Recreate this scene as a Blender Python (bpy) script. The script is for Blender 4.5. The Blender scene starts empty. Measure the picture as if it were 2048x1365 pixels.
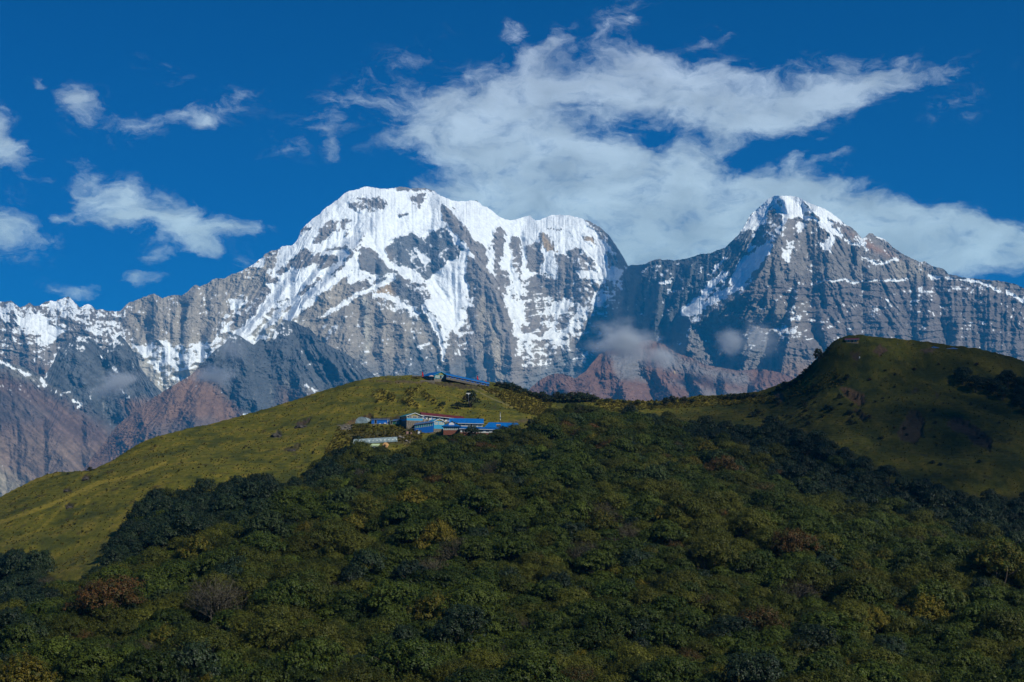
import bpy, bmesh, math, random
import numpy as np
from mathutils import Vector, Matrix

# ------------------------------------------------------------------ camera, world, sun, exposure
scene = bpy.context.scene
C = scene.collection
F = 2844.0                      # focal length in photo pixels (2048 wide), 50 mm on 36 mm
PITCH = math.atan(317.5 / F)
cam_d = bpy.data.cameras.new('camera'); cam = bpy.data.objects.new('camera', cam_d); C.objects.link(cam)
cam_d.lens = 50.0; cam_d.sensor_width = 36.0; cam_d.clip_start = 1.0; cam_d.clip_end = 60000.0
cam.location = (0, 0, 0); cam.rotation_euler = (math.pi / 2 + PITCH, 0, 0)
scene.camera = cam
scene.view_settings.view_transform = 'Standard'
scene.view_settings.look = 'None'
scene.view_settings.gamma = 1.0
scene.view_settings.exposure = 0.0
scene.render.engine = 'CYCLES'
scene.cycles.use_denoising = True
scene.cycles.max_bounces = 6
scene.cycles.diffuse_bounces = 2
scene.cycles.glossy_bounces = 2
scene.cycles.transmission_bounces = 4
scene.cycles.transparent_max_bounces = 12
scene.cycles.volume_bounces = 1
scene.cycles.volume_max_steps = 160

SUN_AZ, SUN_EL = math.radians(128), math.radians(38)    # azimuth clockwise from the view direction
sun_dir = Vector((math.sin(SUN_AZ) * math.cos(SUN_EL), math.cos(SUN_AZ) * math.cos(SUN_EL), math.sin(SUN_EL)))
sl = bpy.data.lights.new('sun', 'SUN'); sl.energy = 5.0; sl.angle = math.radians(0.5); sl.color = (1.0, 0.965, 0.83)
so = bpy.data.objects.new('sun', sl); C.objects.link(so)
so.rotation_euler = (-sun_dir).to_track_quat('-Z', 'Y').to_euler(); so.location = sun_dir * 3000

def pix_ray(px, py):
    """direction through a photo pixel, scaled so that y = 1 (numpy friendly)"""
    a = (px - 1024.0) / F; b = (682.5 - py) / F
    y = math.cos(PITCH) - b * math.sin(PITCH)
    z = math.sin(PITCH) + b * math.cos(PITCH)
    return a / y, z / y
def P(px, py, D):
    a, b = pix_ray(px, py)
    return Vector((a * D, D, b * D))
def to_px(x, y, z):
    fy = y * math.cos(PITCH) + z * math.sin(PITCH)
    fz = -y * math.sin(PITCH) + z * math.cos(PITCH)
    return 1024 + F * x / fy, 682.5 - F * fz / fy

# ---- the sky: Nishita air plus the cloud bank, all by direction
CLOUDS = [ # px, py, half width, half height, rotation deg, strength
 (850,250,100,52,-8,1),(960,205,120,62,-8,1),(1080,190,120,62,0,1),(1200,170,150,66,0,1),(1330,180,150,66,5,1),(1300,115,60,26,0,.8),
 (1450,205,150,60,3,1),(1560,225,130,45,-6,1),(1660,180,130,56,-12,1),(1760,165,80,34,-10,.9),(1850,162,80,15,-18,.75),(1920,150,60,10,-20,.4),
 (930,300,110,46,8,1),(1040,290,130,56,0,1),(1180,320,170,60,6,1),(1320,360,160,56,10,1),(1420,300,70,34,0,.75),
 (1120,400,240,80,3,1.1),(1350,420,260,90,4,1.2),(1100,470,220,70,0,1),(1450,470,300,80,4,1.2),(1620,430,200,55,8,1.1),(1740,470,200,70,6,1.1),
 (1920,490,180,50,4,1.1),(2080,490,180,52,4,1.1),(980,375,120,34,0,.9),(1780,410,80,20,8,.6),(1260,520,200,50,0,.9),(1200,440,260,80,0,.6),(1500,500,300,70,4,.6),(1850,480,220,50,4,.4),(1330,490,220,60,0,1.2),(1130,450,200,60,0,1.1),(1560,400,140,60,0,1.0),
 (1660,500,260,60,4,1.1),(1025,70,38,30,35,.9),(1095,92,55,20,-35,.85),(1240,45,60,40,-40,.48),(1440,70,50,16,-20,.48),
 (1650,325,40,8,-15,.5),(1630,290,20,7,-20,.5),(1545,245,22,14,-20,.5),(1590,330,20,18,-40,.55),
 (70,160,18,11,20,.65),(145,203,46,19,22,.85),(200,235,80,34,10,.36),(415,248,27,13,-15,.9),(345,240,90,30,-10,.38),(470,210,90,34,-20,.33),(30,310,64,34,30,.95),(-10,250,40,34,60,.8),
 (170,330,40,26,0,.34),(200,385,54,36,-10,1),(262,400,44,30,0,.95),(240,440,90,22,0,1),(345,430,56,34,10,.85),(370,470,66,36,0,1),(430,465,70,26,-6,.9),(505,470,44,15,-4,.7),(405,505,40,13,0,.85),
 (30,478,72,34,8,1.05),(108,438,30,9,0,.7),(278,548,36,10,-4,.85),(180,572,44,14,-6,.8),(120,570,40,10,8,.4),(676,298,22,16,-30,.75),(630,280,60,24,-20,.25),(472,535,30,20,-50,.5),(320,512,30,8,0,.5),
 (760,180,140,34,-35,.30),(330,135,40,26,0,.34),(680,220,150,50,-30,.27),(1880,240,120,40,-30,.3),
 (1300,280,34,8,5,-.5),(1270,262,34,6,5,-.3),(1520,300,46,34,0,-.5),(1040,352,60,9,0,-.3),(1830,290,90,50,0,-.25),
 (-300,420,260,60,0,.8),(-500,200,200,60,0,.8),(2500,380,260,70,0,.9),(2500,150,200,50,0,.5),
]
world = bpy.data.worlds.new('World'); scene.world = world; world.use_nodes = True
def build_world():
    nt = world.node_tree; N = nt.nodes; L = nt.links
    N.clear()
    def nd(t, **k):
        n = N.new(t)
        for a, b in k.items(): setattr(n, a, b)
        return n
    def M(op, a, b=None, c=None, clamp=False):
        n = nd('ShaderNodeMath', operation=op, use_clamp=clamp)
        for i, v in enumerate((a, b, c)):
            if v is None: continue
            if isinstance(v, (int, float)): n.inputs[i].default_value = v
            else: L.new(v, n.inputs[i])
        return n.outputs[0]
    tc = nd('ShaderNodeTexCoord')
    sep = nd('ShaderNodeSeparateXYZ'); L.new(tc.outputs['Generated'], sep.inputs[0])
    az = M('ARCTAN2', sep.outputs[0], sep.outputs[1])
    el = M('ARCSINE', sep.outputs[2])
    comb = nd('ShaderNodeCombineXYZ'); L.new(az, comb.inputs[0]); L.new(el, comb.inputs[1])
    # domain warp
    n1 = nd('ShaderNodeTexNoise'); n1.inputs['Scale'].default_value = 16; n1.inputs['Detail'].default_value = 7; n1.inputs['Roughness'].default_value = .56
    mp = nd('ShaderNodeMapping'); mp.inputs['Scale'].default_value = (1, 1.7, 1); L.new(comb.outputs[0], mp.inputs[0]); L.new(mp.outputs[0], n1.inputs['Vector'])
    sub = nd('ShaderNodeVectorMath', operation='SUBTRACT'); L.new(n1.outputs['Color'], sub.inputs[0]); sub.inputs[1].default_value = (.5, .5, .5)
    mul = nd('ShaderNodeVectorMath', operation='MULTIPLY'); L.new(sub.outputs[0], mul.inputs[0]); mul.inputs[1].default_value = (.058, .036, 0)
    wv = nd('ShaderNodeVectorMath', operation='ADD'); L.new(comb.outputs[0], wv.inputs[0]); L.new(mul.outputs[0], wv.inputs[1])
    acc = None; thin = None
    for (px, py, a, b, rot, st) in CLOUDS:
        rx, rz = pix_ray(px, py)
        caz = math.atan(rx); cel = math.atan(rz * math.cos(caz))
        m = nd('ShaderNodeMapping', vector_type='TEXTURE')
        m.inputs['Location'].default_value = (caz, cel, 0)
        m.inputs['Rotation'].default_value = (0, 0, math.radians(-rot))
        m.inputs['Scale'].default_value = (a / F * 1.5, b / F * 1.5, 1)
        src = wv.outputs[0]
        if acc is not None:      # evaluated one after another, to spare the shader stack
            ch = nd('ShaderNodeVectorMath', operation='MULTIPLY_ADD'); L.new(acc, ch.inputs[0]); ch.inputs[1].default_value = (1e-7, 1e-7, 0); L.new(wv.outputs[0], ch.inputs[2]); src = ch.outputs[0]
        L.new(src, m.inputs[0])
        ln = nd('ShaderNodeVectorMath', operation='LENGTH'); L.new(m.outputs[0], ln.inputs[0])
        mr = nd('ShaderNodeMapRange', interpolation_type='SMOOTHSTEP'); L.new(ln.outputs['Value'], mr.inputs[0])
        mr.inputs[1].default_value = 1.12; mr.inputs[2].default_value = .0; mr.inputs[3].default_value = 0; mr.inputs[4].default_value = st
        acc = mr.outputs[0] if acc is None else M('ADD', acc, mr.outputs[0])
    n2 = nd('ShaderNodeTexNoise'); n2.inputs['Scale'].default_value = 34; n2.inputs['Detail'].default_value = 10; n2.inputs['Roughness'].default_value = .62
    mp2 = nd('ShaderNodeMapping'); mp2.inputs['Scale'].default_value = (1, 1.9, 1); mp2.inputs['Rotation'].default_value = (0, 0, .12); L.new(wv.outputs[0], mp2.inputs[0]); L.new(mp2.outputs[0], n2.inputs['Vector'])
    accc = M('MINIMUM', acc, 1.5)
    dens = M('ADD', accc, M('MULTIPLY', M('SUBTRACT', n2.outputs['Fac'], .53), 2.9))
    n4 = nd('ShaderNodeTexNoise'); n4.inputs['Scale'].default_value = 120; n4.inputs['Detail'].default_value = 6; n4.inputs['Roughness'].default_value = .6; L.new(mp2.outputs[0], n4.inputs['Vector'])
    dens = M('ADD', dens, M('MULTIPLY', M('SUBTRACT', n4.outputs['Fac'], .5), 1.1))
    gate = M('MULTIPLY', acc, 3.0, clamp=True)
    a1 = nd('ShaderNodeMapRange', interpolation_type='SMOOTHSTEP'); L.new(dens, a1.inputs[0])
    a1.inputs[1].default_value = .06; a1.inputs[2].default_value = 1.62
    alpha = M('MULTIPLY', M('POWER', a1.outputs[0], .85), gate)
    # sky
    sky = nd('ShaderNodeTexSky', sky_type='NISHITA'); sky.sun_disc = False
    sky.sun_elevation = SUN_EL; sky.sun_rotation = SUN_AZ; sky.altitude = 3200; sky.air_density = 1.0; sky.dust_density = .3; sky.ozone_density = 2.5
    tint = nd('ShaderNodeMix', data_type='RGBA', blend_type='MULTIPLY'); tint.inputs[0].default_value = 1
    L.new(sky.outputs[0], tint.inputs[6]); tint.inputs[7].default_value = (0.0, 0.31, .70, 1)
    # clouds: paler where thick and low, lilac where thin
    n3 = nd('ShaderNodeTexNoise'); n3.inputs['Scale'].default_value = 20; n3.inputs['Detail'].default_value = 7; L.new(mp2.outputs[0], n3.inputs['Vector'])
    low = nd('ShaderNodeMapRange'); L.new(el, low.inputs[0]); low.inputs[1].default_value = .32; low.inputs[2].default_value = .17
    mixc = nd('ShaderNodeMix', data_type='RGBA'); L.new(low.outputs[0], mixc.inputs[0])
    mixc.inputs[6].default_value = (5.9, 6.9, 8.4, 1); mixc.inputs[7].default_value = (6.9, 8.8, 9.2, 1)
    bright = nd('ShaderNodeMapRange'); L.new(n3.outputs['Fac'], bright.inputs[0]); bright.inputs[1].default_value = .3; bright.inputs[2].default_value = .7; bright.inputs[3].default_value = .74; bright.inputs[4].default_value = 1.2
    cb = nd('ShaderNodeVectorMath', operation='SCALE'); L.new(mixc.outputs[2], cb.inputs[0]); L.new(bright.outputs[0], cb.inputs['Scale'])
    fin = nd('ShaderNodeMix', data_type='RGBA'); L.new(M('MULTIPLY', alpha, .97), fin.inputs[0]); L.new(tint.outputs[2], fin.inputs[6]); L.new(cb.outputs[0], fin.inputs[7])
    bg = nd('ShaderNodeBackground'); L.new(fin.outputs[2], bg.inputs[0]); bg.inputs[1].default_value = 0.09
    out = nd('ShaderNodeOutputWorld'); L.new(bg.outputs[0], out.inputs[0])
    world.cycles.sampling_method = 'MANUAL'; world.cycles.sample_map_resolution = 512
build_world()

# ------------------------------------------------------------------ numpy helpers
rng = np.random.default_rng(7)
_perm = rng.permutation(4096).astype(np.int64)
_ang = rng.random(4096) * 2 * np.pi
_gx, _gy = np.cos(_ang), np.sin(_ang)
def perlin(x, y, seed=0):
    xi = np.floor(x).astype(np.int64); yi = np.floor(y).astype(np.int64)
    fx = x - xi; fy = y - yi
    def g(ix, iy, dx, dy):
        h = _perm[(_perm[(ix + seed * 131) & 4095] + iy) & 4095]
        return _gx[h] * dx + _gy[h] * dy
    u = fx * fx * fx * (fx * (fx * 6 - 15) + 10); v = fy * fy * fy * (fy * (fy * 6 - 15) + 10)
    a = g(xi, yi, fx, fy); b = g(xi + 1, yi, fx - 1, fy); c = g(xi, yi + 1, fx, fy - 1); d = g(xi + 1, yi + 1, fx - 1, fy - 1)
    return ((a + u * (b - a)) * (1 - v) + (c + u * (d - c)) * v) * 1.5
def fbm(x, y, oct=5, seed=0, gain=.5, lac=2.03):
    s = 0; amp = 1; tot = 0
    for o in range(oct):
        s = s + amp * perlin(x, y, seed + o); tot += amp
        x = x * lac + 17.3; y = y * lac + 5.1; amp *= gain
    return s / tot
def ridged(x, y, oct=5, seed=0, gain=.5):
    s = 0; amp = 1; tot = 0
    for o in range(oct):
        s = s + amp * (1 - 2 * np.abs(perlin(x, y, seed + o))); tot += amp
        x = x * 2.07 + 7.7; y = y * 2.07 + 3.3; amp *= gain
    return s / tot
def sstep(x, a, b):
    t = np.clip((x - a) / (b - a), 0, 1); return t * t * (3 - 2 * t)
def in_poly(X, Y, pts):
    r = np.zeros(X.shape, bool); n = len(pts)
    for i in range(n):
        x1, y1 = pts[i][:2]; x2, y2 = pts[(i + 1) % n][:2]
        if y1 == y2: continue
        c = ((Y < y1) != (Y < y2)) & (X < (x2 - x1) * (Y - y1) / (y2 - y1) + x1)
        r ^= c
    return r
def poly_sd(X, Y, pts):
    """signed distance to a polygon: positive inside"""
    d = np.full(X.shape, 1e9); n = len(pts)
    for i in range(n):
        d = np.minimum(d, seg_d(X, Y, pts[i], pts[(i + 1) % n])[0])
    return np.where(in_poly(X, Y, pts), d, -d)
def seg_d(X, Y, a, b):
    ax, ay = a[:2]; bx, by = b[:2]; vx, vy = bx - ax, by - ay; L = vx * vx + vy * vy + 1e-9
    t = np.clip(((X - ax) * vx + (Y - ay) * vy) / L, 0, 1)
    return np.hypot(X - ax - t * vx, Y - ay - t * vy), t
def line_d(X, Y, pts):
    """distance to a polyline, the parameter 0..1 along it, and which side"""
    best = np.full(X.shape, 1e9); par = np.zeros(X.shape); side = np.zeros(X.shape)
    n = len(pts) - 1
    for i in range(n):
        d, t = seg_d(X, Y, pts[i], pts[i + 1]); m = d < best
        best = np.where(m, d, best); par = np.where(m, (i + t) / n, par)
        vx, vy = pts[i + 1][0] - pts[i][0], pts[i + 1][1] - pts[i][1]
        side = np.where(m, np.sign((X - pts[i][0]) * vy - (Y - pts[i][1]) * vx), side)
    return best, par, side
def bilin(A, r, c):
    r = np.clip(r, 0, A.shape[0] - 1.001); c = np.clip(c, 0, A.shape[1] - 1.001)
    r0 = r.astype(np.int32); c0 = c.astype(np.int32); fr = r - r0; fc = c - c0
    if A.ndim == 3: fr = fr[..., None]; fc = fc[..., None]
    return (A[r0, c0] * (1 - fc) + A[r0, c0 + 1] * fc) * (1 - fr) + (A[r0 + 1, c0] * (1 - fc) + A[r0 + 1, c0 + 1] * fc) * fr
def blur(A, n, it=2):
    for _ in range(it):
        for ax in (0, 1):
            c = np.cumsum(np.concatenate([np.repeat(np.take(A, [0], ax), n + 1, ax), A, np.repeat(np.take(A, [-1], ax), n, ax)], ax), ax)
            k = 2 * n + 1
            A = (np.take(c, range(k, c.shape[ax]), ax) - np.take(c, range(0, c.shape[ax] - k), ax)) / k
    return A

def tag(o, label=None, cat=None, group=None, kind=None):
    if label: o['label'] = label
    if cat: o['category'] = cat
    if group: o['group'] = group
    if kind: o['kind'] = kind
    return o
def grid_mesh(name, V, cols=None, mat=None, smooth=False):
    """V: rows x cols x 3"""
    h, w = V.shape[:2]
    me = bpy.data.meshes.new(name)
    me.vertices.add(h * w); me.vertices.foreach_set('co', V.reshape(-1).astype(np.float32))
    idx = np.arange(h * w, dtype=np.int32).reshape(h, w)
    q = np.stack([idx[:-1, :-1], idx[1:, :-1], idx[1:, 1:], idx[:-1, 1:]], -1).reshape(-1)
    nf = len(q) // 4
    me.loops.add(nf * 4); me.loops.foreach_set('vertex_index', q)
    me.polygons.add(nf); me.polygons.foreach_set('loop_start', np.arange(0, nf * 4, 4, dtype=np.int32))
    me.polygons.foreach_set('use_smooth', np.full(nf, smooth, bool))
    if cols is not None:
        at = me.color_attributes.new('Col', 'FLOAT_COLOR', 'POINT')
        c4 = np.concatenate([cols, np.ones(cols.shape[:2] + (1,))], -1) if cols.shape[-1] == 3 else cols
        at.data.foreach_set('color', c4.reshape(-1).astype(np.float32))
    me.update(calc_edges=True)
    if mat: me.materials.append(mat)
    o = bpy.data.objects.new(name, me); C.objects.link(o)
    return o

# ------------------------------------------------------------------ materials
def new_mat(name):
    m = bpy.data.materials.new(name); m.use_nodes = True
    return m, m.node_tree.nodes, m.node_tree.links, m.node_tree.nodes['Principled BSDF']
def simple(name, col, rough=.7, metal=0.0, var=.12, scale=3.0, spec=.3):
    """a plain painted or natural surface with a little procedural unevenness"""
    m, N, L, b = new_mat(name)
    tc = N.new('ShaderNodeTexCoord'); n = N.new('ShaderNodeTexNoise'); n.inputs['Scale'].default_value = scale; n.inputs['Detail'].default_value = 5
    L.new(tc.outputs['Object'], n.inputs['Vector'])
    mr = N.new('ShaderNodeMapRange'); mr.inputs[1].default_value = .3; mr.inputs[2].default_value = .7; mr.inputs[3].default_value = 1 - var; mr.inputs[4].default_value = 1 + var
    L.new(n.outputs['Fac'], mr.inputs[0])
    s = N.new('ShaderNodeVectorMath'); s.operation = 'SCALE'; s.inputs[0].default_value = col[:3]; L.new(mr.outputs[0], s.inputs['Scale'])
    L.new(s.outputs[0], b.inputs['Base Color']); b.inputs['Roughness'].default_value = rough; b.inputs['Metallic'].default_value = metal
    b.inputs['Specular IOR Level'].default_value = spec
    return m
# ------------------------------------------------------------------ mountains
def terrain_mat(name, bump_scale, bump_dist, rough=.85, var=.12, snow_alpha=True):
    m, N, L, b = new_mat(name)
    at = N.new('ShaderNodeAttribute'); at.attribute_name = 'Col'
    geo = N.new('ShaderNodeNewGeometry')
    n = N.new('ShaderNodeTexNoise'); n.inputs['Scale'].default_value = bump_scale; n.inputs['Detail'].default_value = 6; n.inputs['Roughness'].default_value = .65
    L.new(geo.outputs['Position'], n.inputs['Vector'])
    mr = N.new('ShaderNodeMapRange'); mr.inputs[1].default_value = .3; mr.inputs[2].default_value = .7; mr.inputs[3].default_value = 1 - var; mr.inputs[4].default_value = 1 + var
    L.new(n.outputs['Fac'], mr.inputs[0])
    s = N.new('ShaderNodeVectorMath'); s.operation = 'SCALE'; L.new(at.outputs['Color'], s.inputs[0]); L.new(mr.outputs[0], s.inputs['Scale'])
    L.new(s.outputs[0], b.inputs['Base Color'])
    bp = N.new('ShaderNodeBump'); bp.inputs['Strength'].default_value = .6; bp.inputs['Distance'].default_value = bump_dist
    L.new(n.outputs['Fac'], bp.inputs['Height']); L.new(bp.outputs[0], b.inputs['Normal'])
    b.inputs['Roughness'].default_value = rough; b.inputs['Specular IOR Level'].default_value = .15
    return m
MOUNT = terrain_mat('mountain_rock_and_snow', .03, 10, var=.13)

ROCK = np.array((.228, .203, .180)); TAN = np.array((.37, .325, .255)); SLATE = np.array((.10, .108, .115))
BROWN = np.array((.17, .10, .065)); OCHRE = np.array((.42, .30, .16)); DARKB = np.array((.085, .07, .065)); SCREE = np.array((.34, .32, .27))
SNOW = np.array((.86, .90, .93))

def relief(name, sky, dist, slope, py_bottom, spurs, snow, rock, px0, px1, step=1.0, base_snow=None, base_rock=None,
           gully=(26, 12, 5), strata=None, seed=0, edge=2.2, back=900, dstep=1.0, detail=1.0, detail_fn=None, cut_amp=72.0, wall=.85, lay=None):
    """One mountain: its crest line, its distance, how steeply its face falls towards the viewer, its spurs and what covers it."""
    px = np.arange(px0, px1 + step, step); nC = len(px)
    sx = np.array([s[0] for s in sky], float); sy = np.array([s[1] for s in sky], float)
    sky_y = np.interp(px, sx, sy) + edge * fbm(px / 9.0, px * 0 + seed, 4, seed, .6) + edge * .5 * np.abs(perlin(px / 3.1, px * 0 + 3.3, seed + 9))
    n_rows = int((py_bottom - sy.min()) / dstep)
    t = np.linspace(0, 1, n_rows)[:, None]
    PX = np.repeat(px[None], n_rows, 0)
    PY = sky_y[None] + (py_bottom - sky_y[None]) * t
    dx = np.array([d[0] for d in dist], float); dd = np.array([d[1] for d in dist], float)
    Dt = np.interp(px, dx, dd); k = np.ones(61) / 61
    Dt = np.convolve(np.pad(Dt, 30, 'edge'), k, 'valid')[:nC]
    sm_y = np.interp(px, sx, sy)
    for _ in range(3): sm_y = np.convolve(np.pad(sm_y, 70, 'edge'), np.ones(141) / 141, 'valid')
    _, v_top = pix_ray(px, sm_y); _, V = pix_ray(PX, PY)
    tn = math.tan(math.radians(slope))
    D = (Dt - v_top * Dt / tn)[None] / (1 - V / tn)
    mpp = D / F
    # --- coarse relief: spurs traced as ridge lines
    wobx = 9 * fbm(PX / 40, PY / 40, 3, seed + 40); woby = 9 * fbm(PX / 40, PY / 40, 3, seed + 41)
    q0 = 2; Xs = (PX + wobx)[::q0, ::q0]; Ys = (PY + woby)[::q0, ::q0]
    Rq = np.full(Xs.shape, -60.0)
    for sp in spurs:
        pts, h, w = sp[:3]; asym = sp[3] if len(sp) > 3 else 1.0
        d, par, side = line_d(Xs, Ys, pts)
        g = h / w * np.where(side > 0, 1.0, 1 / asym) * .62
        hh = h * (1.05 * sstep(par, -.05, .35) + .15) * 1.15
        Rq = np.maximum(Rq, hh - g * d - 60)
    Rq = blur(Rq, 1, 1)
    R = bilin(Rq, np.arange(n_rows)[:, None] / q0 + 0 * PX, (np.arange(nC)[None] + 0 * PX) / q0)
    R += 90 * detail * ridged(PX / 130 + seed + .3 * PY / 130, PY / 170, 3, seed + 3)
    # --- fall lines of the coarse shape
    q = 4
    Dq = (D - R)[::q, ::q]; a, b = pix_ray(PX[::q, ::q], PY[::q, ::q])
    Pq = np.stack([a * Dq, Dq, b * Dq], -1)
    gx = np.gradient(Pq, axis=1); gy = np.gradient(Pq, axis=0)
    nn = np.cross(gx, gy); nn /= np.linalg.norm(nn, axis=-1, keepdims=True) + 1e-9
    nn = blur(nn, 2, 2)
    nz = nn[..., 2:3]; down = nz * nn - np.array([0, 0, 1.0])
    fx = down[..., 0]; fz = down[..., 2]
    ln = np.hypot(fx, fz) + 1e-6; fx = fx / ln; fz = -fz / ln
    fz = np.maximum(fz, .35); fx = np.clip(fx, -.9, .9); ln = np.hypot(fx, fz); fx /= ln; fz /= ln
    rr = np.arange(n_rows)[:, None] / q + 0 * PX; cc = (np.arange(nC)[None] + 0 * PX) / q
    FX = bilin(fx, rr, cc); FY = bilin(fz, rr, cc)
    def streak(noise_scale, steps, length, sd, stretch=1.0):
        """noise smeared down the fall line"""
        acc = np.zeros_like(D); X = PX.copy(); Y = PY.copy()
        base = perlin
        for sgn in (1, -1):
            X = PX.copy(); Y = PY.copy()
            for i in range(steps):
                acc += perlin(X / noise_scale + .5 * iso, Y / noise_scale * .8, sd)
                ri = (Y - sky_y[None]) / (py_bottom - sky_y[None]) * (n_rows - 1)
                r0 = np.clip(ri, 0, n_rows - 1).astype(np.int32); c0 = np.clip((X - px0) / step, 0, nC - 1).astype(np.int32)
                X = X + sgn * FX[r0, c0] * length; Y = Y + sgn * FY[r0, c0] * length
        acc /= 2 * steps
        return acc / (acc.std() + 1e-9)
    iso = fbm(PX / 46, PY / 46, 6, seed + 20, .55)

    s2 = streak(11, 4, 4.5, seed + 12); s3 = streak(4.2, 3, 3.0, seed + 13)
    fine = fbm(PX / 9, PY / 7, 4, seed + 25, .6)
    rid = ridged(PX / 60 + iso * .6, PY / 70, 5, seed + 31, .55)
    # --- cover: snow amount and rock kind, traced regions with ragged edges
    wx = PX + 9 * fbm(PX / 20, PY / 20, 4, seed + 60, .6) + 1.2 * s3; wy = PY + 9 * fbm(PX / 20, PY / 20, 4, seed + 70, .6)
    S = np.full(D.shape, 0.0) + (base_snow(PX, PY) if base_snow else 0)
    def region(pts, soft):
        x0 = min(p[0] for p in pts) - 30 - soft; x1 = max(p[0] for p in pts) + 30 + soft
        c0, c1 = np.searchsorted(px, [x0, x1])
        return c0, c1
    for it in snow:
        pts, val, soft = it[:3]
        c0, c1 = region(pts, abs(soft) if len(it) < 4 else it[3])
        if c1 <= c0: continue
        X = wx[:, c0:c1]; Y = wy[:, c0:c1]
        if len(it) < 4: m = sstep(poly_sd(X, Y, pts), -soft, soft)
        else:
            d, _, _ = line_d(X, Y, pts); m = 1 - sstep(d, it[3] - soft, it[3] + soft)
        S[:, c0:c1] = S[:, c0:c1] * (1 - m) + val * m
    K = np.zeros(D.shape + (3,)) + (base_rock(PX, PY) if base_rock else ROCK)
    for it in rock:
        pts, col, soft, am = it[:4]
        c0, c1 = region(pts, soft)
        if c1 <= c0: continue
        X = wx[:, c0:c1]; Y = wy[:, c0:c1]
        if len(it) < 5: m = sstep(poly_sd(X, Y, pts), -soft, soft)
        else:
            d, _, _ = line_d(X, Y, pts); m = 1 - sstep(d, it[4] - soft, it[4] + soft)
        m = (m * am)[..., None]
        K[:, c0:c1] = K[:, c0:c1] * (1 - m) + col * m
    calm = 1 - .72 * sstep(blur(S, 2, 1), .45, .95)
    diag = ridged((PX + .8 * PY) / 70 + .8 * iso, (PY - .4 * PX) / 110, 4, seed + 80, .55)
    DT = detail_fn(PX, PY) if detail_fn else detail
    Rf = DT * (calm * (34 * rid + 15 * fine + 30 * diag) + 30 * iso + 0.8 * s2 * (1.4 - calm))
    # --- running water and ice cut branching gullies: route the flow down the face, cut by drainage area, give each cut V-shaped walls
    Z0 = V; mp_ = (D / F).mean()
    base_D = D - R - Rf; inc = np.zeros_like(D); ks = np.arange(-3, 4)
    prng = np.random.default_rng(seed + 500)
    rough = 9 * perlin(PX / 5.5, PY / 5.5, seed + 95) + 5 * perlin(PX / 2.3, PY / 2.3, seed + 96)
    for itn in range(4):
        Dc = base_D + inc + rough
        Zc = Dc * V
        A = np.ones_like(D)
        for r_ in range(n_rows - 1):
            best = None; bk_ = None
            for k_ in ks:
                zn = np.roll(Zc[r_ + 1], -k_); dn = np.roll(Dc[r_ + 1], -k_)
                sl_ = (Zc[r_] - zn) / np.sqrt((k_ * step * mp_) ** 2 + (dn - Dc[r_]) ** 2 + 4.0)
                if best is None: best = sl_; bk_ = np.full(nC, k_)
                else:
                    m_ = sl_ > best; best = np.where(m_, sl_, best); bk_ = np.where(m_, k_, bk_)
            tgt = np.clip(np.arange(nC) + bk_, 0, nC - 1)
            A[r_ + 1] += np.bincount(tgt, weights=A[r_], minlength=nC)
        cut = cut_amp * np.minimum((A - 1) / 2600.0, 1.6) ** .42
        cut = cut * (.15 + .85 * calm) * DT
        e = cut.copy(); fall = wall * mp_ * step
        for _ in range(26):
            e[:, 1:] = np.maximum(e[:, 1:], e[:, :-1] - fall); e[:, :-1] = np.maximum(e[:, :-1], e[:, 1:] - fall)
            e[1:] = np.maximum(e[1:], e[:-1] - fall * 1.3); e[:-1] = np.maximum(e[:-1], e[1:] - fall * 1.3)
        inc = .35 * inc + .65 * blur(e, 1, 1) if itn else blur(e, 1, 1)
    Rf = Rf - inc + rough * .45 * calm
    gul = np.clip(blur(cut, 1, 1) / cut_amp, 0, 1.2)
    # --- horizontal rock bands
    led = np.zeros_like(D)
    if strata is not None:
        for (poly, period, tilt, amp) in strata:
            m = sstep(poly_sd(PX, PY, poly), -10, 14)
            ph = (PY + tilt * (PX - poly[0][0]) + 16 * fbm(PX / 110, PY / 50, 4, seed + 50)) / period
            fr = ph - np.floor(ph)
            prof = np.where(fr < .8, fr / .8, (1 - fr) / .2)
            Rf += m * amp * prof * (0.6 + .4 * perlin(PX / 50, np.floor(ph) * 3.1, seed + 52))
            led = np.maximum(led, m * sstep(fr, .76, .86) * (1 - sstep(fr, .92, 1.0)) * (.5 + perlin(PX / 24, np.floor(ph) * 5.7, seed + 54)))
    # calm the relief right at the crest so that the skyline stays where it is
    D = D - R - Rf
    D = np.maximum(D, 900)
    a, b = pix_ray(PX, PY)
    PP = np.stack([a * D, D, b * D], -1)
    gx = np.gradient(PP, axis=1); gy = np.gradient(PP, axis=0)
    nn = np.cross(gx, gy); nn /= np.linalg.norm(nn, axis=-1, keepdims=True) + 1e-9
    NZ = np.where(nn[..., 1] > 0, -nn[..., 2], nn[..., 2])
    NZb = blur(NZ, 3, 1)
    mott = np.clip(1 + .03 * s2 + .40 * fine + .28 * iso + .25 * fbm((PX + PY) / 14, (PY - PX) / 22, 4, seed + 90, .6), .42, 1.75)[..., None]
    K = K * mott
    if lay is not None:
        c_, s_ = math.cos(lay), math.sin(lay); lm = fbm((PX * c_ + PY * s_) / 90, (PY * c_ - PX * s_) / 9, 4, seed + 97, .6)
        K = K * np.clip(1 + .9 * lm, .5, 1.6)[..., None]
    scr = sstep(gul + fine * .5 + iso * .3, .42, .75)[..., None] * .5
    K = K * (1 - scr) + SCREE * scr
    n_mix = .05 * s2 + .06 * s3 + .66 * fine + .40 * iso + .16 * diag + .38 * (gul - .25) + (NZb - .62) * 1.1 + led * .52
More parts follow.
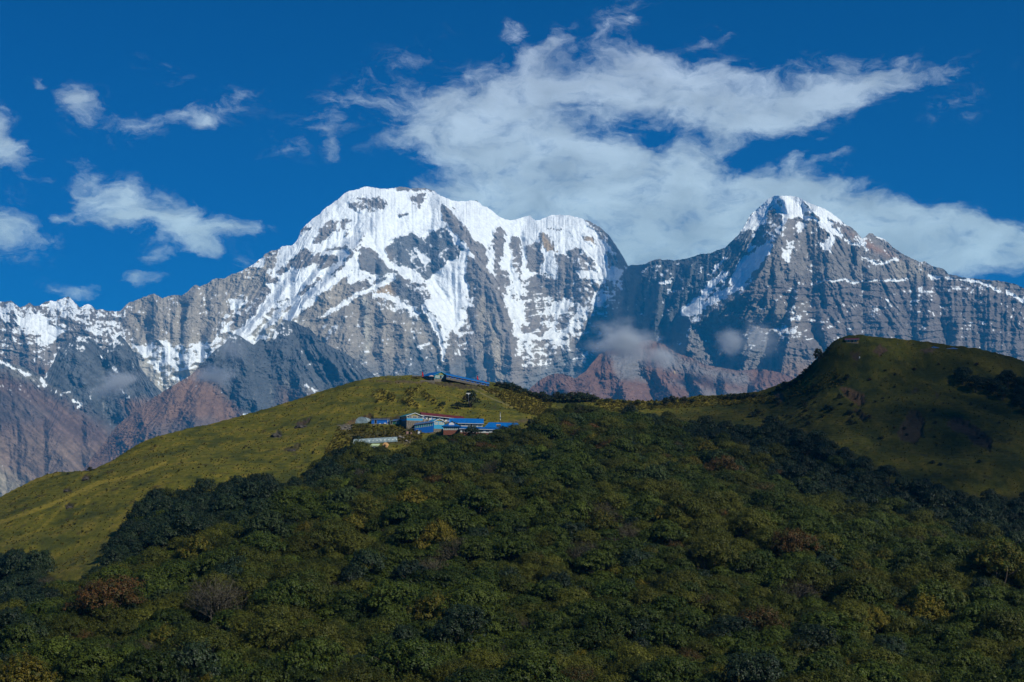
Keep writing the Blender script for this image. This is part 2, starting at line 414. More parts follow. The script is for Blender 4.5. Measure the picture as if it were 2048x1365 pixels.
    cov = sstep(S + n_mix * (1.0 - .62 * np.clip((S - .75) * 4, 0, 1)), .46, .56)[..., None]
    snowc = SNOW * (1 - .04 * np.clip(s3, -1, 1)[..., None])
    Ccol = K * (1 - cov) + snowc * cov
    # --- far side of the crest, so that the mountain is a solid ridge
    nb = 8
    bk = []
    for i in range(nb, 0, -1):
        f = i / nb
        o = PP[0].copy(); o[:, 1] += back * f * 1.2; o[:, 0] *= (1 + 0 * f); o[:, 2] -= back * f * (1.0 + .25 * f) + 3
        bk.append(o)
    sk = []
    for i in range(1, 7):
        o = PP[-1].copy(); zt = o[:, 2] + (-930 - o[:, 2]) * i / 6; o[:, 1] -= (o[:, 2] - zt) * .9; o[:, 2] = zt; sk.append(o)
    PPf = np.concatenate([np.stack(bk, 0), PP, np.stack(sk, 0)], 0)
    Cf = np.concatenate([np.repeat(Ccol[:1], nb, 0), Ccol, np.repeat(Ccol[-1:], 6, 0)], 0)
    ob = grid_mesh(name, PPf, Cf, MOUNT, smooth=False)
    tag(ob, kind='structure')
    return ob

SKY_MAIN = [(-500,660),(-300,640),(-100,625),(0,603),(12,604),(22,601),(32,609),(40,616),(50,611),(60,606),(68,612),(80,611),(92,603),(102,602),(113,603),(115,600),(128,596),(137,593),(142,597),(150,605),(160,616),(167,611),(176,608),(182,610),(192,619),(205,619),(215,622),(240,623),(250,612),(258,605),(272,601),(285,595),(300,590),(307,587),(315,591),(325,597),(335,593),(350,590),(362,591),(375,584),(385,573),(392,570),(400,573),(415,567),(425,560),(432,557),(450,557),(462,549),(482,543),(490,538),(505,530),(515,522),(525,515),(530,508),(540,503),(556,499),(565,493),(578,491),(585,491),(592,484),(597,476),(600,466),(602,460),(612,450),(625,438),(640,428),(645,421),(660,410),(675,400),(690,386),(700,382),(715,379),(728,374),(740,374),(757,377),(770,378),(790,376),(800,373),(812,375),(822,377),(840,376),(855,377),(868,382),(880,391),(893,396),(905,401),(915,403),(940,402),(950,401),(955,402),(965,411),(975,415),(985,422),(995,431),(1005,437),(1015,440),(1030,440),(1045,435),(1060,431),(1065,437),(1072,441),(1080,440),(1095,433),(1105,430),(1125,430),(1140,431),(1160,436),(1180,443),(1200,455),(1215,468),(1225,481),(1240,503),(1252,524),(1256,532),(1265,530),(1275,530),(1288,529),(1300,523),(1312,519),(1320,517),(1325,521),(1335,519),(1350,521),(1375,517),(1390,512),(1400,508),(1420,507),(1435,500),(1450,496),(1460,485),(1475,472),(1485,458),(1494,442),(1500,431),(1510,422),(1520,413),(1530,404),(1538,397),(1548,392),(1560,392),(1580,392),(1592,393),(1600,396),(1610,402),(1620,407),(1635,412),(1650,418),(1665,428),(1680,439),(1690,449),(1700,453),(1712,463),(1720,473),(1724,478),(1732,473),(1738,466),(1745,467),(1750,472),(1765,477),(1775,484),(1785,494),(1795,501),(1805,508),(1818,514),(1830,520),(1840,524),(1850,523),(1860,530),(1870,534),(1885,537),(1893,543),(1897,549),(1910,551),(1925,555),(1945,557),(1965,559),(1985,561),(2000,562),(2020,566),(2035,570),(2048,577),(2150,610),(2300,640),(2560,700)]
# drop duplicate x for interp
DIST_MAIN = [(-500,12000),(0,12400),(400,12600),(700,13300),(820,13600),(1100,13800),(1225,13500),(1280,12300),(1420,11700),(1560,11300),(1750,11100),(2048,10500),(2560,9800)]
SPURS_MAIN = [
 ([(740,450),(728,470),(710,500),(690,525),(672,550),(640,580),(610,610),(580,640)],300,46,.42),([(655,478),(610,530),(560,590),(470,690)],190,34,.5),([(700,465),(660,520),(600,590),(530,665)],200,34,.5),([(612,470),(575,520),(520,585),(470,640)],150,34,.5),([(760,460),(745,500),(760,530)],120,30,.5),
 ([(722,492),(745,510),(775,540),(810,565),(850,600),(868,630),(885,665),(905,740)],170,40),
 ([(780,380),(770,420),(750,450)],110,70),
 ([(880,395),(900,430),(930,480),(945,520),(975,560),(1000,610),(1018,670),(1030,730)],300,52),
 ([(1060,431),(1085,470),(1110,505),(1150,535),(1190,560)],150,44),
 ([(1105,430),(1150,480),(1190,530)],110,60),
 ([(715,585),(745,600),(790,640),(830,700),(850,760)],170,60),
 ([(715,585),(680,620),(660,680),(690,750)],150,60),
 ([(785,550),(740,566),(700,590),(650,620)],70,22),
 ([(600,455),(580,510),(540,560),(500,610)],150,60),
 ([(690,386),(650,440),(610,490),(580,550),(530,620)],130,50),
 ([(307,587),(318,640),(322,690)],150,34,.6),
 ([(272,601),(262,640),(270,680)],90,30),
 ([(350,590),(345,640),(352,690)],120,24,.6),
 ([(392,570),(385,600),(372,640),(365,690)],150,30,.6),
 ([(432,557),(438,600),(450,640),(430,690)],150,40,.6),
 ([(137,593),(150,640),(190,670),(240,700)],130,46),
 ([(22,601),(35,650),(60,700),(90,750)],120,44),
 ([(870,600),(900,640),(905,700)],90,30),
 ([(905,600),(930,640),(945,720),(985,780)],150,40),
 ([(1040,560),(1050,620),(1060,680)],80,34),
 ([(1256,532),(1225,580),(1170,640),(1120,700)],130,44),
 ([(1300,523),(1275,570),(1262,640)],100,20,.6),([(1345,521),(1320,575),(1300,640)],110,20,.6),([(1395,512),(1370,560),(1340,630)],110,24,.6),([(1275,530),(1255,575),(1240,620)],70,14,.6),([(1320,518),(1300,560),(1285,600)],70,12,.6),
 ([(1560,395),(1578,432),(1560,465),(1545,500),(1525,540),(1490,580),(1440,615),(1385,650),(1370,700)],360,40,.55),
 ([(1500,431),(1490,480),(1465,530),(1430,580),(1390,620)],110,26),
 ([(1600,400),(1640,440),(1660,480),(1655,540)],150,56,.7),
 ([(1740,466),(1722,500),(1712,545)],130,44,.7),
 ([(1545,535),(1520,580),(1505,620)],120,13,.5),([(1575,535),(1560,580),(1548,625)],130,14,.5),([(1605,545),(1592,590),(1580,640)],110,16,.5),
 ([(1650,562),(1640,610),(1650,680)],50,26,.5),([(1700,565),(1695,620),(1712,690)],50,28,.5),([(1765,562),(1760,620),(1770,690)],50,28,.5),([(1835,565),(1835,620),(1850,690)],65,30,.5),([(1900,560),(1905,620),(1920,690)],65,34,.5),([(1985,561),(1975,620),(1990,700)],65,40,.5),
 ([(1520,640),(1490,690),(1470,760),(1460,800)],200,40,.7),([(1590,640),(1570,700),(1560,790)],190,36,.6),([(1440,640),(1420,700),(1400,760)],150,32,.7),([(1640,690),(1650,760),(1640,800)],140,36,.6),
 ([(1345,660),(1340,720),(1320,790)],140,40,.7),([(1250,680),(1260,740),(1270,800)],120,40),([(1140,690),(1160,740),(1150,800)],110,44),([(1080,700),(1090,760),(1080,800)],90,40),
]
def main_snow(PX, PY):
    s = .345 - .31 * sstep(PY, 655, 745)
    s = np.where(PX < 260, .37 - .38 * sstep(PY, 680, 760), s)
    s = s - .12 * sstep(PX, 1420, 1520) * sstep(PY, 470, 540) - .16 * sstep(PX, 1250, 1280) * (1 - sstep(PX, 1480, 1540))
    s = s - .10 * sstep(PX, 1560, 1660)
    return s
SNOW_MAIN = [
 ([(560,495),(600,440),(700,365),(1060,415),(1140,415),(1256,532),(1235,560),(1225,600),(1190,640),(1140,690),(1080,705),(1040,700),(1020,640),(1005,590),(975,540),(955,560),(940,610),(905,700),(888,690),(872,640),(845,600),(800,570),(735,525),(700,560),(650,600),(590,640),(520,690),(470,720),(430,705),(500,640),(560,580),(550,545),(552,515)],1.0,6),
 ([(700,392),(760,388),(780,404),(762,425),(720,428),(698,414)],.46,10),([(640,452),(665,440),(697,438),(697,455),(660,467),(645,474),(636,462)],.30,5),
 ([(596,452),(628,452),(600,474)],.40,4),([(822,392),(852,388),(852,402),(838,419),(822,410)],.28,4),([(795,375),(812,378),(806,384),(792,382)],.25,2),
 ([(882,410),(896,412),(928,450),(950,476),(962,490),(978,522),(972,532),(955,525),(940,500),(915,472),(888,440)],0.0,3),
 ([(935,512),(960,522),(978,540),(994,572),(1008,605),(1022,645),(1026,690),(1032,730),(1008,775),(985,765),(960,700),(950,660),(968,620),(948,590),(930,556)],.02,4),
 ([(798,472),(830,470),(850,474),(892,452),(905,478),(922,500),(915,518),(895,520),(882,532),(866,548),(850,566),(828,540),(808,530),(792,530),(772,515),(770,498),(786,488)],.20,5),
 ([(828,498),(850,508),(868,524),(850,530),(835,516)],.85,3),
 ([(722,493),(740,493),(762,515),(778,535),(804,550),(832,570),(848,592),(842,615),(872,640),(892,682),(868,680),(850,650),(818,604),(788,577),(760,567),(735,542),(716,520)],.06,4),
 ([(738,458),(730,474),(712,500),(690,528),(668,552),(655,560),(672,538),(700,505),(722,476)],.42,3),
 ([(615,500),(640,508),(620,530),(595,538),(588,525)],.15,5),([(628,520),(650,512),(680,515),(670,530),(640,540),(630,535)],.15,4),
 ([(985,462),(1000,452),(1010,462),(1006,500),(1000,525),(990,525),(988,490)],.12,4),([(1024,472),(1040,478),(1046,520),(1040,560),(1030,540),(1020,500)],.18,4),([(1052,488),(1080,486),(1088,520),(1075,545),(1058,540),(1052,510)],.24,4),([(1110,503),(1130,512),(1150,525),(1160,570),(1140,590),(1120,575),(1112,530)],.16,5),
 ([(1082,465),(1096,470),(1112,502),(1098,502),(1080,484)],.0,3),([(1133,500),(1165,495),(1184,515),(1195,542),(1155,538)],.22,6),([(1215,500),(1240,520),(1250,535),(1215,538)],.32,6),
 ([(985,520),(1000,515),(1008,550),(1015,590),(1000,600),(988,560)],.26,7),
 ([(1040,560),(1080,545),(1110,560),(1170,555),(1200,575),(1180,610),(1130,650),(1090,650),(1055,620),(1040,590)],.40,9),([(1050,615),(1070,612),(1095,640),(1075,655),(1052,640)],.12,5),
 ([(1110,605),(1145,595),(1130,630),(1100,625)],.95,4),
 ([(1040,655),(1075,640),(1100,655),(1085,672),(1045,668)],.1,5),([(1110,640),(1130,625),(1140,650),(1115,670)],.2,4),
 ([(800,560),(850,560),(870,600),(880,640),(865,640),(835,600)],.42,7),
 ([(590,645),(650,605),(700,585),(740,575),(800,600),(850,640),(885,700),(905,790),(560,810),(640,720),(610,660)],.10,6),
 ([(735,590),(770,590),(810,600),(850,630),(835,640),(790,625),(750,610)],.44,8),([(640,650),(680,640),(690,660),(650,680)],.38,8),([(770,660),(800,650),(800,680),(770,690)],.32,8),
 ([(788,550),(740,572),(700,594),(640,628),(638,636),(690,614),(722,592),(792,560)],1.0,2),
 ([(706,522),(728,540),(760,552),(786,546),(790,551),(745,562),(700,566),(688,560)],.9,4),
 ([(752,590),(790,600),(838,625)],.95,2,4),
 ([(845,615),(865,640),(885,690),(886,720)],.95,2,5),([(860,608),(888,640),(890,670)],.9,4,9),([(905,560),(925,600),(915,625)],.92,4,10),
 ([(1030,685),(1090,680),(1145,700),(1110,735),(1050,745),(1035,720)],.52,10),
 ([(895,660),(950,660),(955,700),(900,740)],.40,12),([(700,745),(730,765),(760,795)],.5,3,4),
 ([(1215,560),(1250,560),(1240,600),(1190,660),(1130,700),(1110,690),(1160,630)],.62,8),
 ([(560,545),(590,520),(610,500)],.12,3,5),([(600,590),(622,570),(640,560)],.2,3,4),([(575,600),(560,625)],.25,3,5),([(655,500),(680,495),(700,500)],.2,3,4),([(650,470),(632,485)],.3,3,4),([(735,400),(752,412)],.3,3,5),([(800,430),(812,425)],.4,2,3),([(905,415),(912,420)],.3,2,3),([(1095,455),(1125,460)],.5,3,4),([(1170,470),(1190,490)],.5,5,7),([(690,560),(640,600),(600,640)],.3,3,5),([(540,585),(520,610),(500,630)],.35,4,6),([(1010,540),(1030,600)],.45,4,7),([(960,560),(940,600)],.6,4,6),([(985,480),(975,500)],.5,2,4),([(1065,560),(1090,575),(1120,570)],.25,4,8),([(1160,600),(1190,620)],.25,4,8),([(700,440),(690,470)],.6,3,5),
 # left massif
 ([(35,640),(60,628),(80,625),(92,640),(135,662),(112,682),(90,694),(78,664),(40,652)],.92,4),([(82,612),(100,602),(113,604),(128,616),(100,615)],1.0,2),
 ([(0,560),(240,560),(260,640),(240,680),(0,680)],.42,14),
 ([(250,600),(440,555),(470,600),(440,650),(430,685),(280,690),(258,640)],.13,8),
 ([(35,640),(60,628),(80,625),(92,640),(135,662),(112,682),(90,694),(78,664),(40,652)],.92,4),([(82,612),(100,602),(113,604),(128,616),(100,615)],1.0,2),
 ([(262,688),(300,690),(335,680),(346,694),(390,690),(440,682),(438,704),(400,730),(350,758),(320,770),(312,740),(285,715)],.9,6),
 ([(320,770),(350,755),(400,735),(360,770),(330,790)],.5,8),
 ([(450,598),(486,600),(482,612),(468,622),(455,612)],.95,3),([(484,600),(500,600),(492,622),(482,614)],.9,3),
 ([(560,560),(600,560),(560,620),(500,660),(450,700),(432,700),(500,640)],.88,6),([(510,560),(545,560),(520,600),(480,625),(500,590)],.3,6),
 ([(428,690),(445,670),(460,650)],.8,3,6),([(540,600),(530,640),(500,680),(560,660),(590,610)],.55,8),
 ([(535,570),(552,572)],.95,2,5),([(526,515),(520,528),(508,532)],.9,2,5),
 # right peak
 ([(1485,462),(1494,440),(1538,390),(1600,388),(1650,412),(1686,440),(1690,452),(1672,445),(1660,452),(1690,470),(1688,478),(1660,468),(1640,452),(1618,440),(1596,432),(1574,440),(1560,424),(1545,432),(1520,452),(1505,465),(1500,455)],1.0,3),
 ([(1543,412),(1552,432),(1580,436),(1560,462),(1535,470),(1520,480),(1530,450)],.08,4),([(1553,402),(1562,402),(1560,412),(1554,412)],.1,2),([(1610,405),(1618,416)],.1,1,2),([(1612,424),(1638,440)],.05,1.5,3),
 ([(1655,432),(1690,458),(1718,478),(1700,470),(1665,445)],.2,3),
 ([(1500,470),(1535,455),(1540,475),(1520,500),(1495,490)],.38,6),
 ([(1546,478),(1540,505),(1520,530),(1494,560),(1478,582),(1462,584),(1458,565),(1472,545),(1486,515),(1515,498)],.97,3),([(1492,480),(1510,495),(1500,505),(1494,505)],.9,3),([(1484,515),(1492,525),(1484,560),(1464,560),(1476,530)],1.0,3),
 ([(1560,494),(1572,490),(1586,482),(1592,486),(1584,508),(1576,530),(1566,512)],.86,4),([(1592,442),(1610,440),(1618,452),(1596,466)],.7,4),([(1575,436),(1562,450),(1555,462)],1.0,1.5,3),
 ([(1640,486),(1655,478),(1670,466),(1672,480),(1660,506),(1650,500)],.95,3),([(1690,480),(1720,492),(1735,498)],.95,1.5,2.6),([(1712,480),(1732,490)],.95,1,2),
 ([(1450,548),(1432,562),(1408,590),(1372,622)],.92,3,8),([(1450,515),(1425,545)],.8,2,3),([(1374,628),(1410,612),(1440,590),(1465,580)],.86,4,7),([(1400,640),(1380,660),(1360,690)],.6,2,2.5),([(1344,560),(1325,568)],.75,2,5),
 ([(1637,563),(1680,560),(1720,565),(1750,562),(1812,561)],.95,2,3.2),([(1726,515),(1755,526),(1772,524),(1796,520)],1.0,1,2.6),([(1858,549),(1890,551),(1878,559),(1862,562)],1.0,2),([(1895,556),(1950,560),(1975,570),(1996,582)],.8,2,3.5),([(2015,586),(2048,602)],.9,2,4),([(1715,473),(1722,476)],.9,1,2),([(1752,474),(1768,478)],1.0,1,2),
 ([(1580,556),(1610,566),(1640,572),(1610,580),(1585,570)],.50,6),
 ([(1500,565),(1620,560),(1620,640),(1540,650),(1480,620)],.36,10),
 ([(1560,632),(1600,640),(1650,645)],.6,3,4),([(1640,605),(1760,615),(1860,600)],.38,4,5),
]
ROCK_MAIN = [
 ([(250,690),(350,675),(440,680),(500,640),(560,620),(620,640),(640,700),(400,800),(300,800)],SCREE * 1.25,14,.9),([(600,600),(760,580),(900,660),(920,800),(600,800)],TAN * .9,20,.55),([(1000,640),(1240,600),(1240,760),(1000,760)],ROCK * 1.25,20,.6),
 ([(1256,530),(1420,505),(1495,445),(1540,440),(1500,520),(1420,620),(1350,700),(1240,690)],SLATE * .9,12,.85),
 ([(250,600),(440,555),(520,510),(560,500),(545,560),(480,620),(430,700),(270,700)],TAN * .82 + ROCK * .2,14,.75),
 ([(425,560),(530,510),(540,545),(470,600)],TAN,10,.5),
 ([(880,405),(975,520),(1025,640),(1030,740),(1000,790),(940,640),(920,470)],ROCK * 1.05,10,.8),
 ([(955,590),(990,620),(1015,720),(1010,790),(975,760),(960,680)],TAN * .95,12,.85),
 ([(770,470),(900,450),(925,520),(860,570),(790,530)],SLATE * 1.3,10,.85),
 ([(720,490),(850,590),(900,690),(860,690),(730,540)],SLATE * 1.5,10,.6),
 ([(730,600),(735,700),(715,745)],SCREE * 1.1,5,.9,7),([(770,650),(772,720)],TAN,6,.6,7),([(745,590),(780,560),(790,585),(770,600)],OCHRE,8,.8),
 ([(640,560),(700,560),(690,600),(640,640)],TAN,8,.8),([(800,640),(850,640),(860,690),(800,720)],TAN * .9,14,.6),
 ([(1080,462),(1112,505),(1090,502)],OCHRE * 1.1,3,.9),([(1170,470),(1190,480),(1185,500),(1165,495)],OCHRE,6,.8),
 ([(820,665),(900,740),(900,800),(780,800),(810,740)],SLATE * 1.25,14,.85),([(700,720),(850,740),(850,800),(600,800)],SLATE * 1.5,24,.6),
 ([(900,730),(950,700),(985,780),(900,800)],SLATE * 1.3,14,.8),
 ([(1130,700),(1210,700),(1220,800),(1020,820),(1050,760)],SLATE * 1.7,20,.8),
 ([(1256,530),(1420,505),(1495,445),(1480,520),(1400,610),(1330,690),(1240,690)],SLATE * 1.0,14,.6),
 ([(1500,470),(1560,470),(1700,470),(1850,540),(1840,560),(1640,560),(1500,560)],ROCK * .85,14,.8),
 ([(1690,460),(1730,480),(1800,520),(1740,500)],np.array((.30,.17,.11)),8,.8),
 ([(1780,520),(1850,530),(1860,560),(1790,560)],TAN * .95,10,.6),
 ([(1480,560),(1640,562),(1900,560),(2100,600),(2100,720),(1480,720)],np.array((.150,.128,.120)),20,.85),
 ([(1500,600),(1620,600),(1600,680),(1500,660)],TAN * .7,20,.4),
 ([(1200,720),(1400,700),(1700,740),(1700,830),(1180,830)],BROWN * 1.2,26,.75),
 ([(1300,690),(1360,690),(1400,740),(1340,760)],SCREE * .7,14,.6),([(1390,650),(1500,650),(1560,720),(1480,780),(1380,740)],SLATE * 1.7,24,.6),
 ([(0,720),(200,760),(240,860),(0,860)],BROWN,26,.8),
]
STRATA_MAIN = [([(1470,560),(2560,575),(2560,730),(1480,720)],15,-.05,22),([(560,640),(900,600),(910,800),(560,800)],24,.10,14),([(1040,560),(1240,540),(1240,800),(1020,800)],16,.12,20),([(-200,600),(240,620),(240,800),(-200,800)],18,-.25,20)]
annapurna = relief('snow_mountain_range', SKY_MAIN, DIST_MAIN, 47, 905, SPURS_MAIN, SNOW_MAIN, ROCK_MAIN, -420, 2470, 1.15, main_snow, None, strata=STRATA_MAIN, seed=3, dstep=1.05)

# ---- darker ridges that stand in front of it
SKY_C = [(60,1030),(120,985),(170,935),(235,850),(300,800),(340,775),(380,752),(410,722),(430,700),(448,688),(462,672),(470,668),(480,672),(495,682),(508,690),(520,678),(535,682),(545,680),(550,662),(556,652),(566,641),(572,640),(580,643),(586,641),(600,650),(622,660),(640,680),(665,695),(690,706),(715,722),(735,740),(760,760),(800,790),(860,850),(900,900)]
slate_ridge = relief('slate_ridge', SKY_C, [(150,9000),(450,9800),(570,10200),(900,9600)], 44, 990,
 [([(470,668),(480,700),(500,760),(510,830)],190,40,.7),([(572,640),(566,700),(600,760),(620,830)],170,44,1.0),([(586,641),(640,700),(700,760)],150,36),([(470,668),(430,720),(400,780),(390,850)],160,44),([(520,680),(540,740),(560,800)],110,30),([(430,700),(360,780),(320,860)],140,50),([(640,690),(660,740),(650,790)],100,30)],
 [([(490,830),(500,850),(510,868)],.95,2,4),([(548,665),(540,678),(528,680)],.8,3,5),([(445,785),(455,790)],.8,2,3),([(512,845),(518,852)],.8,2,4),([(610,770),(650,790),(690,810)],.3,3,3)],
 [([(240,790),(400,740),(440,760),(480,820),(500,870),(480,900),(420,1000),(100,1000),(140,900)],np.array((.21,.12,.075)),14,.9),([(300,850),(420,830),(470,880),(300,930)],DARKB * 1.4,14,.7),([(410,760),(500,700),(520,800),(490,830)],SLATE * .9,14,.7),([(560,780),(640,790),(620,850),(560,850)],BROWN,20,.7),([(575,765),(640,790),(700,820)],SCREE * .7,8,.5,8)],
 100, 905, 1.2, lambda X, Y: .02 - .15 * sstep(Y, 760, 830), lambda X, Y: SLATE * .95 + 0 * X[..., None], gully=(22, 10, 4), seed=21, edge=1.6, back=500, dstep=1.2, detail_fn=lambda X, Y: 1 - .5 * sstep(Y - np.interp(X, [200, 400, 500, 700], [780, 740, 850, 900]), -20, 25))

SKY_D = [(-420,720),(-200,690),(0,718),(25,728),(60,738),(88,755),(100,735),(118,700),(135,680),(150,672),(165,668),(185,676),(205,700),(222,690),(232,676),(240,670),(250,680),(262,696),(275,715),(280,735),(300,760),(330,790),(350,830),(380,880),(420,930),(460,990)]
buttress = relief('dark_rock_buttress', SKY_D, [(-420,9300),(0,9800),(240,10400),(460,9400)], 45, 1060,
 [([(150,672),(150,710),(170,760),(180,800)],150,34,.7),([(240,670),(235,710),(250,760),(270,830)],170,40,.7),([(205,830),(190,860),(180,920)],160,50,.7),([(0,730),(60,800),(120,870),(160,960)],150,60),([(100,745),(90,780),(140,840)],80,24),([(300,800),(300,860),(320,940)],150,50,.6),([(-200,700),(-150,800),(-120,900)],200,80),([(30,860),(90,900),(150,980)],110,40)],
 [([(0,722),(30,738),(60,748)],.9,3,3),([(85,760),(92,740),(104,715)],.95,2,5),([(84,745),(92,770),(110,790),(140,785)],.52,3,3),([(205,715),(218,730),(235,745)],.9,2,3),([(150,800),(160,808),(155,815)],.9,1.5,3),([(150,650),(225,655),(245,690),(200,690),(150,680)],.38,6),([(186,778),(182,800)],.6,1.5,2),([(240,775),(252,795)],.8,1.5,2.5),([(245,840),(235,868)],.5,1.5,2)],
 [([(-420,740),(20,745),(90,780),(160,820),(210,850),(240,880),(300,900),(300,1060),(-420,1060)],np.array((.140,.088,.070)),22,.9),([(-420,900),(60,860),(200,900),(260,1000),(-420,1060)],np.array((.19,.135,.098)),30,.8),([(-100,760),(40,790),(110,830),(60,850),(-100,840)],DARKB * 1.2,14,.7),([(-420,960),(0,940),(120,1000),(0,1060),(-420,1060)],np.array((.30,.27,.20)),24,.7),
  ([(0,722),(60,745),(90,765),(150,800),(100,775),(30,755)],SCREE * .8,9,.7),([(240,800),(300,800),(330,830),(260,845)],np.array((.25,.14,.085)),12,.7)],
 -420, 460, 1.3, lambda X, Y: .04 - .22 * sstep(Y, 760, 830), lambda X, Y: SLATE * .955 + 0 * X[..., None], gully=(22, 10, 4), lay=.72, seed=33, edge=1.8, back=500, dstep=1.3, detail_fn=lambda X, Y: 1 - .62 * sstep(Y - np.interp(X, [-400, 0, 90, 200, 300, 460], [740, 745, 790, 860, 830, 930]), -20, 25))

SKY_E = [(980,860),(1040,800),(1062,775),(1078,762),(1095,752),(1110,747),(1130,748),(1150,758),(1160,750),(1172,742),(1185,725),(1200,708),(1215,702),(1230,700),(1250,690),(1270,685),(1300,680),(1330,690),(1350,705),(1380,715),(1410,730),(1440,735),(1480,742),(1520,738),(1560,745),(1600,760),(1680,800),(1760,850)]
foothill = relief('russet_foothill', SKY_E, [(980,8600),(1110,8800),(1300,9600),(1760,9200)], 42, 880,
 [([(1110,747),(1130,780),(1150,820)],110,34,.8),([(1215,702),(1225,740),(1260,790),(1270,830)],170,40,.7),([(1185,725),(1165,770),(1160,820)],110,30),([(1300,685),(1310,740),(1350,800)],160,44,.7),([(1380,715),(1390,760),(1420,820)],130,34,.6),([(1440,735),(1450,770),(1470,830)],130,32,.6),([(1520,738),(1530,780),(1560,830)],140,34,.6)],
 [([(1172,760),(1180,790)],.35,2,2)],
 [([(1220,710),(1280,700),(1290,760),(1240,760)],SLATE * 2.0,10,.7),([(1320,700),(1420,735),(1500,750),(1500,775),(1330,740)],SLATE * 2.0,12,.6),([(1340,760),(1440,780),(1560,790),(1440,810)],SLATE * 1.9,10,.5),([(1345,732),(1350,745)],OCHRE * 1.2,2,.9,3)],
 960, 1780, 1.2, lambda X, Y: -.35 + 0 * X, lambda X, Y: np.array((.160,.088,.064)) + 0 * X[..., None], gully=(18, 9, 4), seed=47, edge=1.4, back=420, dstep=1.2)
# ------------------------------------------------------------------ the near hill: one sheet of ground
TREE_H = 6.0
# (photo x, photo y, distance, metres to lower: 0 for bare ground, tree height where the canopy was traced)
GP = []
def gp(lst, low=0.0):
    for (px, py, D) in lst:
        v = P(px, py, D); GP.append((v.x, v.y, v.z - low))
gp([(-300,1180,560),(-100,1060,590),(0,1002,605),(60,970,615),(110,946,625),(190,943,640),(240,916,655),(290,886,665),(400,856,685),(500,829,705),(600,801,720),(700,769,735),(760,757,742),(845,756,748),(900,760,750),(980,770,748),(1000,775,745),(1060,793,738),(1100,808,732),
    (1150,812,728),(1200,806,735),(1300,810,740),(1400,800,742),(1480,796,735),(1560,784,725),(1600,764,718),(1640,716,712),(1680,688,708),(1740,688,708),(1850,696,712),(1950,706,712),(2048,724,712),(2200,775,705),(2400,850,700)])
gp([(-200,1200,520),(0,1060,555),(0,1100,520),(60,1020,570),(120,985,590),(100,1060,545),(100,1130,500),(200,970,590),(200,1050,530),(300,920,620),(300,970,570),(400,900,640),(400,945,580),(500,870,665),(500,925,605),(600,840,680),(600,900,620),(700,800,700),(700,840,668),(760,800,700),(845,800,690),(940,820,685),(1000,820,690),(1050,820,700),
    (700,862,640),(720,848,652),(780,850,650),(830,858,645),(720,885,625),(800,872,632),(860,868,640),(920,866,640),(1000,860,645),(1040,858,650),(1080,840,680)])
gp([(1480,830,705),(1560,840,690),(1620,780,700),(1700,730,700),(1700,800,672),(1700,860,645),(1800,760,690),(1850,820,655),(1800,900,620),(1900,740,697),(2000,760,690),(2000,830,655),(1900,900,620),(2000,920,600),(2100,850,640),(2300,950,620)])
gp([(-400,1365,260),(0,1365,245),(300,1365,240),(600,1365,240),(900,1365,240),(1200,1365,240),(1500,1365,240),(1800,1365,240),(2100,1365,240),(2400,1365,240),
    (-200,1260,330),(150,1260,310),(400,1250,300),(700,1250,298),(1000,1250,298),(1300,1250,298),(1600,1250,300),(1900,1260,300),(2200,1290,285),
    (0,1180,420),(150,1180,400),(300,1150,365),(600,1150,350),(900,1150,345),(1200,1150,345),(1500,1150,350),(1800,1170,345),(2048,1195,330),
    (250,1050,480),(330,1010,520),(400,1060,430),(600,1040,420),(900,1050,400),(1200,1050,400),(1450,1050,405),(1650,1090,395),(1850,1120,375),
    (480,970,545),(650,960,530),(900,950,475),(1150,950,475),(1350,970,475),(1500,1000,455),
    (700,905,585),(850,895,590),(1000,885,600),(1150,870,610),(1250,850,640),(1350,880,600),
    (1180,815,700),(1400,850,670),(1550,900,610),(1650,930,590),(1450,930,555),(1600,1000,520),(1750,980,560),(1750,1060,470),(1900,1060,520),(2048,1000,570),(2048,1100,480),(1900,1000,565),(2250,1100,480)], TREE_H)
for (x, y, z) in [(-60,5,-1.75),(0,3,-1.75),(60,5,-1.75),(0,60,-26),(-120,60,-28),(120,60,-27),(0,130,-37),(-140,140,-37),(140,140,-37),(0,200,-37.5),(-250,40,-30),(250,40,-28)]:
    GP.append((x, y, z))
GP = np.array(GP)
# thin plate spline through all of those
def tps_fit(G, lam=.25):
    sc = 100.0; p = G[:, :2] / sc; n = len(p)
    d = np.linalg.norm(p[:, None] - p[None], axis=-1)
    Kk = np.where(d > 0, d * d * np.log(d + 1e-12), 0) + np.eye(n) * lam * .02
    Q = np.concatenate([np.ones((n, 1)), p], 1)
    A = np.zeros((n + 3, n + 3)); A[:n, :n] = Kk; A[:n, n:] = Q; A[n:, :n] = Q.T
    w = np.linalg.solve(A, np.concatenate([G[:, 2], np.zeros(3)]))
    return p, w
_tp, _tw = tps_fit(GP)
def tps(x, y):
    X = np.asarray(x, float).ravel() / 100; Y = np.asarray(y, float).ravel() / 100
    out = _tw[-3] + _tw[-2] * X + _tw[-1] * Y
    for i in range(len(_tp)):
        d2 = (X - _tp[i, 0]) ** 2 + (Y - _tp[i, 1]) ** 2
        out = out + _tw[i] * .5 * d2 * np.log(d2 + 1e-12)
    return out.reshape(np.shape(x))
